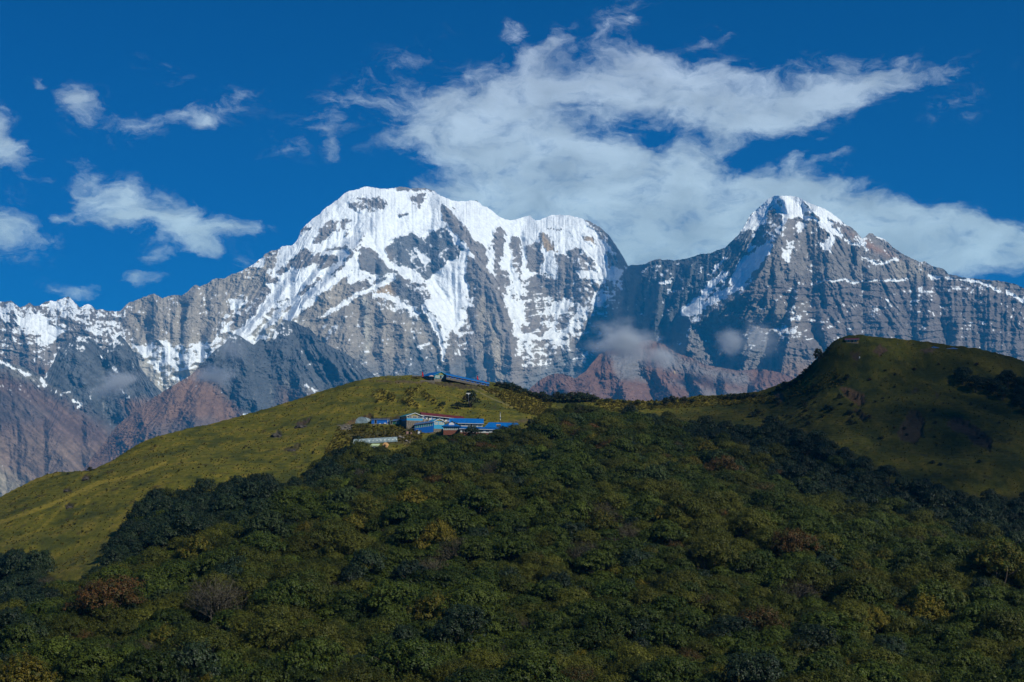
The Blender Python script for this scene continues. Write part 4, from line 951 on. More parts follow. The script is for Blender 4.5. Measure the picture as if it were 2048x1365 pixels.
# the ones that show largest become trees of their own, the rest is one wood
cpx, cpy = to_px(pts[:, 0], pts[:, 1], zz + 4.5)
inframe = (cpx > -20) & (cpx < 2068) & (cpy < 1385)
size = scl * (1 / pts[:, 1]) * inframe
N_IND = 262
order = np.argsort(-size)[:N_IND]
ind = np.zeros(len(pts), bool); ind[order] = True
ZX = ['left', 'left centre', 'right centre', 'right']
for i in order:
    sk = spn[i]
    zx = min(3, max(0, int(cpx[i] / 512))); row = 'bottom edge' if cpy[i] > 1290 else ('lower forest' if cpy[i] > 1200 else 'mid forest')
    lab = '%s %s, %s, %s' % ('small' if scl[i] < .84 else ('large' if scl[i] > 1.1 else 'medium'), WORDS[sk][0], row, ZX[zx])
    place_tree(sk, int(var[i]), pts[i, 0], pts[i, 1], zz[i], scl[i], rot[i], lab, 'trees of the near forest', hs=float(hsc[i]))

# ---- the far wood: points with a kind, a size and a turn, one instance of a crown and trunk at each
def instancer(name, P3, kinds, scales, rots, hss, protos, kind='stuff', label=None, cat=None):
    """protos: one mesh per kind index"""
    me = bpy.data.meshes.new(name); n = len(P3)
    me.vertices.add(n); me.vertices.foreach_set('co', np.asarray(P3, np.float32).reshape(-1))
    for nm, arr, ty in (('kind_index', kinds, 'INT'), ('size', scales, 'FLOAT'), ('turn', rots, 'FLOAT'), ('tall', hss, 'FLOAT')):
        a = me.attributes.new(nm, ty, 'POINT'); a.data.foreach_set('value', np.asarray(arr, np.int32 if ty == 'INT' else np.float32))
    o = bpy.data.objects.new(name, me); C.objects.link(o)
    ng = bpy.data.node_groups.new(name + '_nodes', 'GeometryNodeTree')
    ng.interface.new_socket('Geometry', in_out='INPUT', socket_type='NodeSocketGeometry'); ng.interface.new_socket('Geometry', in_out='OUTPUT', socket_type='NodeSocketGeometry')
    N, L = ng.nodes, ng.links
    gi = N.new('NodeGroupInput'); go = N.new('NodeGroupOutput'); jn = N.new('GeometryNodeJoinGeometry')
    def attr(nm, ty):
        a = N.new('GeometryNodeInputNamedAttribute'); a.data_type = ty; a.inputs[0].default_value = nm
        return next(q for q in a.outputs if q.enabled and q.name == 'Attribute')
    kidx = attr('kind_index', 'INT'); sz = attr('size', 'FLOAT'); tn = attr('turn', 'FLOAT'); tl = attr('tall', 'FLOAT')
    cb = N.new('ShaderNodeCombineXYZ'); L.new(tn, cb.inputs[2])
    mt = N.new('ShaderNodeMath'); mt.operation = 'MULTIPLY'; L.new(sz, mt.inputs[0]); L.new(tl, mt.inputs[1])
    cs = N.new('ShaderNodeCombineXYZ'); L.new(sz, cs.inputs[0]); L.new(sz, cs.inputs[1]); L.new(mt.outputs[0], cs.inputs[2])
    for k, pm in enumerate(protos):
        po = bpy.data.objects.new(name + '_source', pm)      # never linked to the scene: only read by the nodes
        oi = N.new('GeometryNodeObjectInfo'); oi.inputs[0].default_value = po; oi.transform_space = 'ORIGINAL'
        ci = N.new('FunctionNodeCompare'); ci.data_type = 'INT'; ci.operation = 'EQUAL'; L.new(kidx, ci.inputs[2]); ci.inputs[3].default_value = k
        ip = N.new('GeometryNodeInstanceOnPoints'); L.new(gi.outputs[0], ip.inputs['Points']); L.new(ci.outputs[0], ip.inputs['Selection'])
        L.new(oi.outputs['Geometry'], ip.inputs['Instance']); L.new(cb.outputs[0], ip.inputs['Rotation']); L.new(cs.outputs[0], ip.inputs['Scale'])
        L.new(ip.outputs[0], jn.inputs[0])
    L.new(jn.outputs[0], go.inputs[0])
    md = o.modifiers.new('scatter', 'NODES'); md.node_group = ng
    tag(o, label, cat, None, kind)
    return o
def joined(c, t, name):
    bm = bmesh.new(); bm.from_mesh(c)
    n = len(bm.faces); bm.from_mesh(t); bm.faces.ensure_lookup_table()
    for f in bm.faces[n:]: f.material_index = 1
    me = bpy.data.meshes.new(name); bm.to_mesh(me); bm.free()
    me.materials.append(c.materials[0]); me.materials.append(t.materials[0]); return me
protos = []; base_of = {}
for sk in NSP:
    base_of[sk] = (len(protos), len(LIB[sk]))
    for (c, t, v) in LIB[sk]: protos.append(joined(c, t, 'wood_' + sk))
rest = ~ind
ki = [base_of[k][0] + int(var[i]) % base_of[k][1] for i, k in enumerate(spn) if rest[i]]
P3 = np.stack([pts[rest, 0], pts[rest, 1], zz[rest]], 1)
instancer('far_wood', P3, ki, scl[rest], rot[rest], hsc[rest], protos, 'stuff', 'dense mixed wood covering the slope up to the lodges', 'wood')
print('trees', len(pts), 'special', len(spec_roots))
# ------------------------------------------------------------------ lodges and small things on the hill
def corr(name, col, rough=.38, metal=.0):
    """painted corrugated sheet: ribs down the slope, a little fading and dirt"""
    m, N, L, b = new_mat(name)
    tc = N.new('ShaderNodeTexCoord'); w = N.new('ShaderNodeTexWave'); w.inputs['Scale'].default_value = 2.2; w.inputs['Distortion'].default_value = .2
    L.new(tc.outputs['Object'], w.inputs['Vector'])
    n = N.new('ShaderNodeTexNoise'); n.inputs['Scale'].default_value = .7; n.inputs['Detail'].default_value = 6; L.new(tc.outputs['Object'], n.inputs['Vector'])
    mr = N.new('ShaderNodeMapRange'); mr.inputs[1].default_value = .3; mr.inputs[2].default_value = .7; mr.inputs[3].default_value = .78; mr.inputs[4].default_value = 1.15; L.new(n.outputs['Fac'], mr.inputs[0])
    s = N.new('ShaderNodeVectorMath'); s.operation = 'SCALE'; s.inputs[0].default_value = col; L.new(mr.outputs[0], s.inputs['Scale']); L.new(s.outputs[0], b.inputs['Base Color'])
    bp = N.new('ShaderNodeBump'); bp.inputs['Strength'].default_value = .5; bp.inputs['Distance'].default_value = .05; L.new(w.outputs['Fac'], bp.inputs['Height']); L.new(bp.outputs[0], b.inputs['Normal'])
    b.inputs['Roughness'].default_value = rough; b.inputs['Metallic'].default_value = metal
    return m
M_BLUE = corr('roof_sheet_blue', (.003, .12, .40)); M_BLUE2 = corr('roof_sheet_deep_blue', (.003, .085, .30)); M_RED = corr('roof_sheet_red', (.13, .020, .012))
M_TEAL = simple('wall_paint_teal', (.010, .16, .20), .6); M_GREEN = simple('wall_paint_green', (.012, .085, .055), .6); M_WBLUE = simple('wall_paint_blue', (.005, .11, .42), .55); M_SKYB = simple('wall_paint_light_blue', (.02, .26, .46), .55)
M_WHITE = simple('white_paint', (.55, .56, .53), .6); M_CREAM = simple('cream_plaster', (.33, .26, .17), .8); M_STONE = simple('dry_stone', (.15, .13, .105), .9, var=.55, scale=2.2); M_YEL = simple('yellow_plaster', (.36, .23, .09), .8)
M_GLASS = simple('window_glass', (.035, .055, .07), .12, var=.1, spec=.6); M_PALEGL = simple('curtained_glass', (.28, .33, .31), .35, var=.35, scale=1.2); M_DARK = simple('dark_opening', (.015, .015, .018), .9); M_BRICK = simple('red_brick', (.16, .055, .035), .85, var=.35, scale=5)
M_POLY = simple('greenhouse_plastic', (.25, .32, .33), .35, var=.35, scale=1.0); M_WOOD = simple('weathered_timber', (.10, .075, .05), .9); M_SIGN = simple('sign_yellow', (.42, .33, .07), .6); M_TXT = simple('sign_lettering', (.03, .10, .05), .6)
M_REDC = simple('red_cloth', (.42, .015, .035), .8); M_WHC = simple('white_cloth', (.62, .62, .60), .8); M_TARP = simple('pale_green_tarpaulin', (.42, .52, .30), .6); M_HAY = simple('straw', (.42, .24, .10), .95, var=.5, scale=4); M_TANK = simple('grey_plastic', (.20, .24, .24), .4); M_METAL = simple('grey_metal', (.30, .32, .33), .4, .6)
M_RUBBLE = simple('rubble_stone', (.17, .15, .13), .95, var=.5, scale=3); M_ROCK = simple('hill_rock', (.05, .044, .038), .95, var=.5, scale=1.5)

def empty(name, loc, rz=0.0, label=None, cat=None, group=None):
    o = bpy.data.objects.new(name, None); C.objects.link(o); o.location = loc; o.rotation_euler = (0, 0, rz); o.empty_display_size = 1
    return tag(o, label, cat, group)
def mesh_obj(name, verts, faces, mat, parent=None, mats=None):
    me = bpy.data.meshes.new(name); me.from_pydata([tuple(v) for v in verts], [], faces)
    bm = bmesh.new(); bm.from_mesh(me); bmesh.ops.recalc_face_normals(bm, faces=bm.faces[:]); bm.to_mesh(me); bm.free()
    me.materials.append(mat); o = bpy.data.objects.new(name, me); C.objects.link(o)
    if parent: o.parent = parent
    return o
class Bx:
    def __init__(s): s.v = []; s.f = []
    def hexa(s, p):
        n = len(s.v); s.v += [Vector(q) for q in p]
        s.f += [tuple(n + i for i in q) for q in ((0, 3, 2, 1), (4, 5, 6, 7), (0, 1, 5, 4), (1, 2, 6, 5), (2, 3, 7, 6), (3, 0, 4, 7))]; return s
    def box(s, x0, x1, y0, y1, z0, z1, sh=0.0):
        return s.hexa([(x, y, z + sh * x) for (x, y, z) in ((x0, y0, z0), (x1, y0, z0), (x1, y1, z0), (x0, y1, z0), (x0, y0, z1), (x1, y0, z1), (x1, y1, z1), (x0, y1, z1))])
    def slab(s, a, b, c, d, t):
        a, b, c, d = map(Vector, (a, b, c, d)); n = (b - a).cross(d - a).normalized() * t
        return s.hexa([a - n, b - n, c - n, d - n, a, b, c, d])
    def obj(s, name, mat, parent=None): return mesh_obj(name, s.v, s.f, mat, parent)
def rods(name, segs, r, mat, parent=None, seg=6):
    bm = bmesh.new()
    for a, b in segs: tube(bm, [a, b], [r, r], seg)
    me = bm_mesh(bm, name, mat); o = bpy.data.objects.new(name, me); C.objects.link(o)
    if parent: o.parent = parent
    return o
def house(name, label, px0, px1, py_base, depth, h, rise, yaw, roof_m, wall_m, ridge='x', over=.45, sh=0.0, front=(), left=(), found=1.6, found_m=None, D=None, hip=0.0, group=None, dy=0.0, cat='lodge', mono=False):
    pc = (px0 + px1) / 2
    D = D or on_ground(pc, py_base).y
    k = D / F; w = (px1 - px0) * k / max(.5, math.cos(yaw)); loc = P(pc, py_base, D)
    r = empty(name, loc, yaw, label, cat, group); hw = w / 2; d = depth
    z = lambda x, v: v + sh * x
    # walls with the gable ends filled
    if ridge == 'x':
        V = []
        for x in (-hw, hw):
            V += [(x, 0, z(x, 0)), (x, d, z(x, 0)), (x, d, z(x, h)), (x, d / 2 if not mono else d, z(x, h + (rise if not hip else 0) - .06)), (x, 0, z(x, h))]
        if mono: V[3] = (-hw, d * .999, z(-hw, h + rise - .06)); V[8] = (hw, d * .999, z(hw, h + rise - .06)); V[2] = (-hw, d, z(-hw, h)); V[7] = (hw, d, z(hw, h))
        Fc = [(0, 1, 2, 3, 4), (5, 9, 8, 7, 6), (0, 4, 9, 5), (1, 6, 7, 2), (0, 5, 6, 1), (2, 7, 8, 3), (3, 8, 9, 4)]
        mesh_obj('wall', V, Fc, wall_m, r)
        b = Bx(); o = over; q = rise / (d / 2) if not mono else rise / d
        if mono:
            b.slab((-hw - o, -o, z(-hw - o, h - q * o)), (hw + o, -o, z(hw + o, h - q * o)), (hw + o, d + o, z(hw + o, h + rise + q * o)), (-hw - o, d + o, z(-hw - o, h + rise + q * o)), .10)
        else:
            hx = hip
            b.slab((-hw - o, -o, z(-hw - o, h - q * o)), (hw + o, -o, z(hw + o, h - q * o)), (hw + o - hx, d / 2, z(hw + o - hx, h + rise)), (-hw - o + hx, d / 2, z(-hw - o + hx, h + rise)), .10)
            b.slab((hw + o, d + o, z(hw + o, h - q * o)), (-hw - o, d + o, z(-hw - o, h - q * o)), (-hw - o + hx, d / 2, z(-hw - o + hx, h + rise)), (hw + o - hx, d / 2, z(hw + o - hx, h + rise)), .10)
            if hx:
                for s in (-1, 1):
                    a = (s * (hw + o), -o, z(s * (hw + o), h - q * o)); c = (s * (hw + o), d + o, z(s * (hw + o), h - q * o)); t = (s * (hw + o - hx), d / 2, z(s * (hw + o - hx), h + rise))
                    n = len(b.v); b.v += [Vector(a), Vector(c), Vector(t), Vector(a) - Vector((0, 0, .12)), Vector(c) - Vector((0, 0, .12))]; b.f += [(n, n + 1, n + 2), (n, n + 1, n + 4, n + 3)]
        rf = b.obj('roof', roof_m, r)
        Bx().box(-hw - o, hw + o, -o - .06, -o - .01, h - q * o - .22, h - q * o - .02, sh).obj('gutter', M_WHITE if wall_m is M_WHITE else M_METAL, rf)
    else:
        V = []
        for y in (0, d):
            V += [(-hw, y, 0), (hw, y, 0), (hw, y, h), (0, y, h + rise - .06), (-hw, y, h)]
        Fc = [(0, 4, 3, 2, 1), (5, 6, 7, 8, 9), (0, 1, 6, 5), (1, 2, 7, 6), (2, 3, 8, 7), (3, 4, 9, 8), (4, 0, 5, 9)]
        mesh_obj('wall', V, Fc, wall_m, r)
        b = Bx(); o = over; q = rise / hw
        for s in (-1, 1):
            pts_ = [(s * (hw + o), -o, h - q * o), (s * (hw + o), d + o, h - q * o), (0, d + o, h + rise), (0, -o, h + rise)]
            if s < 0: pts_ = pts_[::-1]
            b.slab(*pts_, .10)
        rf = b.obj('roof', roof_m, r)
        bb = Bx()
        for s in (-1, 1):
            a1 = Vector((s * (hw + o), -o - .05, h - q * o)); a2 = Vector((0, -o - .05, h + rise)); n = Vector((0, 0, .26))
            bb.hexa([a1 - n, a2 - n, a2 - n + Vector((0, .045, 0)), a1 - n + Vector((0, .045, 0)), a1, a2, a2 + Vector((0, .045, 0)), a1 + Vector((0, .045, 0))])
        bb.obj('bargeboard', M_SKYB if wall_m is M_TEAL else M_WHITE, rf)
    Bx().box(-hw - .12, hw + .12, -.12, d + .12, -found, .0, sh if ridge == 'x' else 0).obj('foundation', found_m or M_STONE, r)
    def opening(face, a, b_, z0, z1, mat, kind):
        fr = .07
        if face == 'front':
            x0, x1 = -hw + a * w, -hw + b_ * w
            f = Bx(); s_ = sh if ridge == 'x' else 0
            f.box(x0 - fr, x1 + fr, -.05, -.003, z1, z1 + fr, s_).box(x0 - fr, x1 + fr, -.05, -.003, z0 - fr, z0, s_).box(x0 - fr, x0, -.05, -.003, z0, z1, s_).box(x1, x1 + fr, -.05, -.003, z0, z1, s_)
            if kind == 'window' and x1 - x0 > 1.0:
                nn = max(1, int((x1 - x0) / .8))
                for i in range(1, nn):
                    xm = x0 + (x1 - x0) * i / nn; f.box(xm - .03, xm + .03, -.05, -.003, z0, z1, s_)
            fo = f.obj(kind, M_WHITE, r); Bx().box(x0, x1, -.03, -.002, z0, z1, s_).obj('pane' if kind == 'window' else 'leaf_panel', mat, fo)
        else:
            y0, y1 = d * a, d * b_; f = Bx()
            f.box(-hw - .05, -hw - .003, y0 - fr, y1 + fr, z1, z1 + fr).box(-hw - .05, -hw - .003, y0 - fr, y1 + fr, z0 - fr, z0).box(-hw - .05, -hw - .003, y0 - fr, y0, z0, z1).box(-hw - .05, -hw - .003, y1, y1 + fr, z0, z1)
            fo = f.obj(kind, M_WHITE, r); Bx().box(-hw - .03, -hw - .002, y0, y1, z0, z1).obj('pane' if kind == 'window' else 'leaf_panel', mat, fo)
    for q_ in front: opening('front', *q_)
    for q_ in left: opening('left', *q_)
    r['_w'] = w; r['_d'] = d; r['_h'] = h
    return r
def band(r, z0, z1, mat, name='painted_band', front=True):
    w, d = r['_w'], r['_d']; b = Bx().box(-w / 2 - .02, w / 2 + .02, -.025, -.0015, z0, z1); b.box(-w / 2 - .025, -w / 2 - .0015, 0, d, z0, z1)
    return b.obj(name, mat, r)
def sign(r, x, y, z, w, h, lines=2):
    s = Bx().box(x - w / 2, x + w / 2, y - .06, y, z, z + h).obj('sign', M_SIGN, r)
    b = Bx()
    for i in range(lines):       # rows of small letter strokes, too small in the photo to be read
        zz_ = z + h * (.18 + .42 * i); xx_ = x - w * .42; k = 0
        while xx_ < x + w * .40:
            lw = w * (.05 + .03 * ((k * 7) % 3)); b.box(xx_, xx_ + lw, y - .075, y - .061, zz_, zz_ + h * .24); xx_ += lw + w * .03; k += 1
    b.obj('lettering', M_TXT, s)
W_ = 'window'; D_ = 'door'
# upper lodge on the knoll
up = house('lodge', 'blue roofed gable lodge with a sign on the very top of the knoll', 869, 894, 758, 10.5, 1.9, 1.9, math.radians(38), M_BLUE, M_TEAL, 'y', .6,
           front=[(.08, .40, .5, 1.6, M_PALEGL, W_), (.44, .56, .05, 1.75, M_DARK, D_), (.62, .92, .5, 1.6, M_PALEGL, W_)], left=[(.1, .3, .5, 1.5, M_GLASS, W_), (.4, .6, .5, 1.5, M_GLASS, W_), (.7, .9, .5, 1.5, M_GLASS, W_)], D=742)
sign(up, 0, -.02, 2.15, 2.6, .8)
lr = house('lodge_annexe', 'long low blue roofed row running down the crest right of the top lodge', 893, 978, 763.5, 4.2, 1.2, .9, math.radians(4), M_BLUE, M_WBLUE, 'x', .3, sh=-.205, front=[(.05 + .12 * i, .10 + .12 * i, .2, 1.0, M_GLASS, W_) for i in range(8)], D=741, found=1.2)
# lower group, from left to right
def arch_tunnel(name, label, px0, px1, py0, py1, r, D, mat, yaw=0.0, peaked=False, cat='greenhouse', ribs=9, length=None):
    a = P(px0, py0, D); b = P(px1, py1, D); L_ = length or (b - a).length
    root = empty(name, a, yaw, label, cat); sh = (b.z - a.z) / max(.1, (b.x - a.x))
    seg = 12; V = []; Fc = []
    nx = ribs * 2
    for i in range(nx + 1):
        x = L_ * i / nx
        for j in range(seg + 1):
            t = math.pi * j / seg; yy = -r * math.cos(t); zz_ = r * 1.02 * math.sin(t) ** .8
            if peaked: zz_ *= .85 + .35 * (1 - abs(yy) / r)
            V.append((x, yy, zz_ + sh * x + .03 * math.sin(i * 2.3 + j)))
    for i in range(nx):
        for j in range(seg):
            q = i * (seg + 1) + j; Fc.append((q, q + 1, q + seg + 2, q + seg + 1))
    Fc.append(tuple(range(seg + 1))); Fc.append(tuple(nx * (seg + 1) + j for j in range(seg, -1, -1)))
    mesh_obj('cover', V, Fc, mat, root)
    segs = []
    for i in range(ribs + 1):
        x = L_ * i / ribs
        for j in range(seg):
            t0, t1 = math.pi * j / seg, math.pi * (j + 1) / seg
            f = lambda t: Vector((x, -r * 1.01 * math.cos(t), (r * 1.03 * math.sin(t) ** .8) * ((.85 + .35 * (1 - abs(math.cos(t)))) if peaked else 1) + sh * x))
            segs.append((f(t0), f(t1)))
    rods('hoops', segs, .05, M_METAL, root, 4)
    return root
gt = arch_tunnel('poly_tent', 'grey arched plastic tent left of the small blue shed', 708, 738, 847, 847, 2.9, on_ground(723, 847).y + 4, M_POLY, math.radians(0), False, 'tent', 4, None)
# turn the tent so that its arched end faces the viewer
gt.rotation_euler = (0, 0, math.radians(80)); gt.location = P(723, 847, on_ground(723, 847).y)
sh_ = house('shed', 'small bright blue shed with white goods in front beside the grey tent', 743, 778, 848, 3.4, 2.1, .35, math.radians(2), M_BLUE2, M_WBLUE, 'x', .2, mono=True, front=[(.18, .30, .1, 1.8, M_DARK, D_)])
Bx().box(3.3, 3.55, -.1, -.02, 0, 2.2).obj('door_post', M_WHITE, sh_)
gs = house('green_shed', 'tiny dark green shed between the blue shed and the teal lodge', 779, 787, 849, 2.2, 1.7, .2, 0, M_GREEN, M_GREEN, 'x', .1, mono=True, cat='shed', front=[(.25, .7, .1, 1.4, M_DARK, D_)])
for i, (px, py, s) in enumerate([(760, 848.5, .35), (770, 848, .5), (775, 849, .3), (748, 852, .4)]):
    g = on_ground(px, py); o = Bx().box(-s, s, -s * .5, s * .5, 0, s * .9).obj('washing_tub', M_WHC, None); o.location = P(px, py, g.y - 1.0); tag(o, 'white tub on the ground before the blue shed' if i < 3 else 'white slab lying on the terrace below the blue shed', 'tub', 'white tubs by the blue shed' if i < 3 else None)
tl = house('teal_lodge', 'teal lodge with a signed gable and tall stone base, left of the red roofed row', 814, 845, 842, 9.5, 2.3, 1.35, math.radians(24), M_TEAL, M_CREAM, 'y', .5, found=3.6,
           front=[(.06, .30, 1.35, 2.0, M_GLASS, W_), (.38, .62, 1.35, 2.0, M_GLASS, W_), (.70, .94, 1.35, 2.0, M_GLASS, W_)], left=[(.08, .22, .9, 1.9, M_GLASS, W_), (.3, .45, .9, 1.9, M_GLASS, W_), (.55, .7, .9, 1.9, M_GLASS, W_), (.8, .92, .1, 1.9, M_DARK, D_)], D=645)
band(tl, .1, 1.1, M_SKYB); sign(tl, 0, -.03, 2.35, 2.8, .75)
ln = house('lean_to', 'dark green lean-to with a long blue roof beside the teal lodge', 787, 814, 849, 5, 2.2, .7, math.radians(3), M_BLUE2, M_GREEN, 'x', .4, sh=.16, mono=True, cat='shed', front=[(.2, .4, .5, 1.6, M_GLASS, W_), (.6, .8, .5, 1.6, M_GLASS, W_)], D=650)
rr_ = house('guest_room_row', 'white guest room row with a long dark red roof above the blue lodges', 846, 926, 842.5, 5.5, 2.1, 1.15, math.radians(14), M_RED, M_WHITE, 'x', .7, sh=-.085,
            front=[(.02 + .098 * i, .055 + .098 * i, .1, 1.75, M_DARK if i % 2 else M_WBLUE, D_) for i in range(10)] + [(.065 + .098 * i, .095 + .098 * i, .7, 1.6, M_GLASS, W_) for i in range(9)], D=655)
dh = house('dining_hall', 'two storey blue hall with a yellow sign on its small gable', 868, 889, 858, 8.5, 3.4, 1.2, math.radians(26), M_SKYB, M_SKYB, 'y', .4, front=[(.05, .38, 1.9, 3.0, M_PALEGL, W_), (.48, .92, 1.9, 3.0, M_PALEGL, W_)], D=642)
sign(dh, 0, -.03, 3.45, 2.6, .8)
bw = house('blue_wing', 'deep blue two level wing with a band of teal windows left of the hall', 829, 866, 867, 5.5, 4.6, .9, math.radians(-6), M_BLUE2, M_WBLUE, 'x', .4, sh=.13, mono=True, front=[(.03 + .12 * i, .13 + .12 * i, 2.9, 4.1, M_TEAL, W_) for i in range(8)] + [(.05, .2, .3, 2.0, M_DARK, D_)], D=640, found=1.8)
rw = house('room_row', 'blue roofed room row with two white windows behind the hexagonal roofed pavilion', 901, 965, 854, 5.4, 2.0, 1.9, math.radians(2), M_BLUE, M_WHITE, 'x', .6, sh=-.02, front=[(.36, .45, .7, 1.7, M_GLASS, W_), (.50, .60, .6, 1.7, M_PALEGL, W_), (.70, .82, .3, 1.75, M_PALEGL, W_), (.86, .97, .3, 1.75, M_PALEGL, W_), (.63, .67, .05, 1.8, M_DARK, D_)], D=642)
lw = house('kitchen_row', 'long low deep blue roof with white walls in front of the room row', 921, 1006, 866, 3.6, 1.75, .95, math.radians(2), M_BLUE2, M_WHITE, 'x', .5, sh=-.03, mono=True, front=[(.04, .08, .05, 1.55, M_DARK, D_), (.12, .20, .5, 1.4, M_GLASS, W_), (.24, .28, .05, 1.55, M_DARK, D_), (.31, .40, .5, 1.4, M_GLASS, W_), (.46, .54, .5, 1.4, M_GLASS, W_), (.60, .68, .5, 1.4, M_GLASS, W_), (.76, .80, .05, 1.5, M_DARK, D_)], D=633, found_m=M_BRICK)
rb = house('end_lodge', 'blue hipped roof lodge at the right end of the lower group', 971, 1040, 860, 6.5, 1.2, 2.2, math.radians(-3), M_BLUE, M_WBLUE, 'x', .6, sh=-.025, hip=1.9, front=[(.3, .4, .3, 1.0, M_GLASS, W_), (.6, .7, .3, 1.0, M_GLASS, W_)], D=641)
# pavilion
pv = empty('pavilion', P(903, 864, 634), math.radians(4), 'glazed pavilion with a pointed blue hip roof and white gablet', 'pavilion')
hw_, dp = 3.6, 5.4
Bx().box(-hw_, hw_, 0, dp, -1.4, .75).obj('brick_base', M_BRICK, pv); Bx().box(-hw_ + .05, hw_ - .05, .05, dp - .05, .75, 2.5).obj('glazing', M_PALEGL, pv)
pf = Bx()
for i in range(9): x = -hw_ + i * hw_ * 2 / 8; pf.box(x - .06, x + .06, -.03, .04, .75, 2.5)
pf.box(-hw_, hw_, -.03, .04, 2.42, 2.55); pf.obj('mullions', M_WHITE, pv)
o_ = .7; ap = (0, dp / 2, 4.55); cs_ = [(-hw_ - o_, -o_, 2.45), (hw_ + o_, -o_, 2.45), (hw_ + o_, dp + o_, 2.45), (-hw_ - o_, dp + o_, 2.45)]
prf = mesh_obj('roof', cs_ + [ap] + [(c[0], c[1], c[2] - .12) for c in cs_], [(0, 1, 4), (1, 2, 4), (2, 3, 4), (3, 0, 4), (0, 5, 6, 1), (1, 6, 7, 2), (2, 7, 8, 3), (3, 8, 5, 0), (5, 8, 7, 6)], M_BLUE2, pv)
gv = [(-1.25, .35, 3.05), (1.25, .35, 3.05), (1.15, .35, 3.6), (.6, .35, 4.05), (0, .35, 4.2), (-.6, .35, 4.05), (-1.15, .35, 3.6)]
mesh_obj('gablet', gv + [(x, 1.6, z) for x, y, z in gv], [tuple(range(7)), tuple(range(13, 6, -1))] + [(i, (i + 1) % 7, 7 + (i + 1) % 7, 7 + i) for i in range(7)], M_WHC, prf)
# open shelter with a sagging roof left of the blue wing
os_ = empty('open_shelter', P(821, 869, 634), math.radians(5), 'open work shelter with a thin tilted roof at the foot of the blue wing', 'shelter')
rods('post', [((x, y, -1), (x, y, 2.2 + .15 * (x + 2))) for x in (-2, 0, 2.2) for y in (0, 2.5)], .07, M_WOOD, os_)
Bx().slab((-2.6, -.4, 1.95), (2.7, -.4, 2.85), (2.7, 3, 3.0), (-2.6, 3, 2.1), .08).obj('roof', M_METAL, os_); Bx().box(-1.8, -.9, .4, .9, -.6, 1.3).box(.1, .6, .6, 1.1, -.6, 1.0).obj('stored_goods', simple('faded_pink_sacks', (.33, .19, .16), .9, var=.4), os_)
wp = Bx().box(-.5, .5, -.05, .05, 0, 1.5).obj('white_panel', M_WHC); wp.location = P(838, 870, 636); tag(wp, 'white panel leaning on the foot of the blue wing', 'panel')
arch_tunnel('greenhouse', 'long low grey plastic greenhouse tunnel below the lodges', 708, 794, 889, 884, 2.1, 606, M_POLY, 0, False, 'greenhouse', 11)
# tarpaulin hut, tank and straw stack below it
th = empty('tarpaulin_hut', P(750, 897, 592), math.radians(8), 'small hut with a pale green tarpaulin roof below the greenhouse', 'hut')
Bx().box(-1.3, 1.6, 0, 2.4, -1, 1.1).obj('wall', M_WOOD, th); Bx().slab((-2.3, -.6, .75), (1.2, -.6, .75), (2.3, 3, 2.0), (-1.1, 3, 2.0), .07).obj('roof', M_TARP, th)
bm = bmesh.new(); tube(bm, [(0, 0, -.6), (0, 0, .75), (0, 0, .95)], [.55, .55, .25], 14); tk = bpy.data.objects.new('water_tank', bm_mesh(bm, 'water_tank', M_TANK)); C.objects.link(tk); tk.location = P(748, 897, 590); tag(tk, 'round grey water tank under the edge of the green tarpaulin', 'tank')
def rock_obj(name, loc, s, mat, label, cat, seed, group=None, sq=(1, 1, .7)):
    bm = bmesh.new(); bmesh.ops.create_icosphere(bm, subdivisions=3, radius=1)
    r = random.Random(seed); of = [Vector((r.uniform(-9, 9), r.uniform(-9, 9), r.uniform(-9, 9))) for _ in range(2)]
    from mathutils import noise
    for v in bm.verts:
        n = noise.noise(v.co * 1.3 + of[0]) * .5 + noise.noise(v.co * 3.1 + of[1]) * .22
        v.co = Vector((v.co.x * sq[0], v.co.y * sq[1], v.co.z * sq[2])) * (1 + n)
    o = bpy.data.objects.new(name, bm_mesh(bm, name, mat)); C.objects.link(o); o.location = loc; o.scale = (s, s, s); o.rotation_euler = (0, 0, r.random() * 6)
    return tag(o, label, cat, group)
rock_obj('straw_stack', P(771, 892, 594), 1.15, M_HAY, 'orange straw stack right of the green tarpaulin hut', 'straw stack', 4, None, (1, 1, 1.15))
for i, (px, py, s) in enumerate([(800, 873, .8), (806, 875, .6), (795, 876, .5), (813, 881, .6), (818, 884, .5), (692, 853, .7), (700, 856, .6), (686, 857, .6), (697, 850, .5), (705, 853, .45)]):
    g = on_ground(px, py + 2); rock_obj('rubble', (g.x, g.y - .5, g.z + .15), s, M_RUBBLE, 'pale rubble stones lying between the greenhouse and the blue wing' if i < 5 else 'pale rubble stones on the bank left of the grey tent', 'stone', 30 + i, 'stones by the greenhouse' if i < 5 else 'stones by the tent')
ROCKL = {0: 'dark flat rock under the highest earth scar on the left slope', 1: 'grey boulder on the left grass slope', 2: 'low dark rock under the lowest scar on the left slope', 3: 'round dark boulder on the far left grass slope', 4: 'maroon brown boulder near the left shoulder of the hill', 5: 'small dark boulder above the round one at far left'}
for i, (px, py, s, sq) in enumerate([(602, 853, 2.6, (1.4, 1, .55)), (553, 871, 2.2, (1.2, 1, .65)), (585, 900, 1.8, (1.5, 1, .5)), (138, 1014, 1.2, (1, 1, .8)), (172, 957, 1.4, (1.2, 1, .75)), (132, 981, 1.0, (1.2, 1, .6))]):
    g = on_ground(px, py + 3); rock_obj('boulder', (g.x, g.y, g.z), s, M_ROCK, ROCKL[i], 'boulder', 60 + i, None, sq)
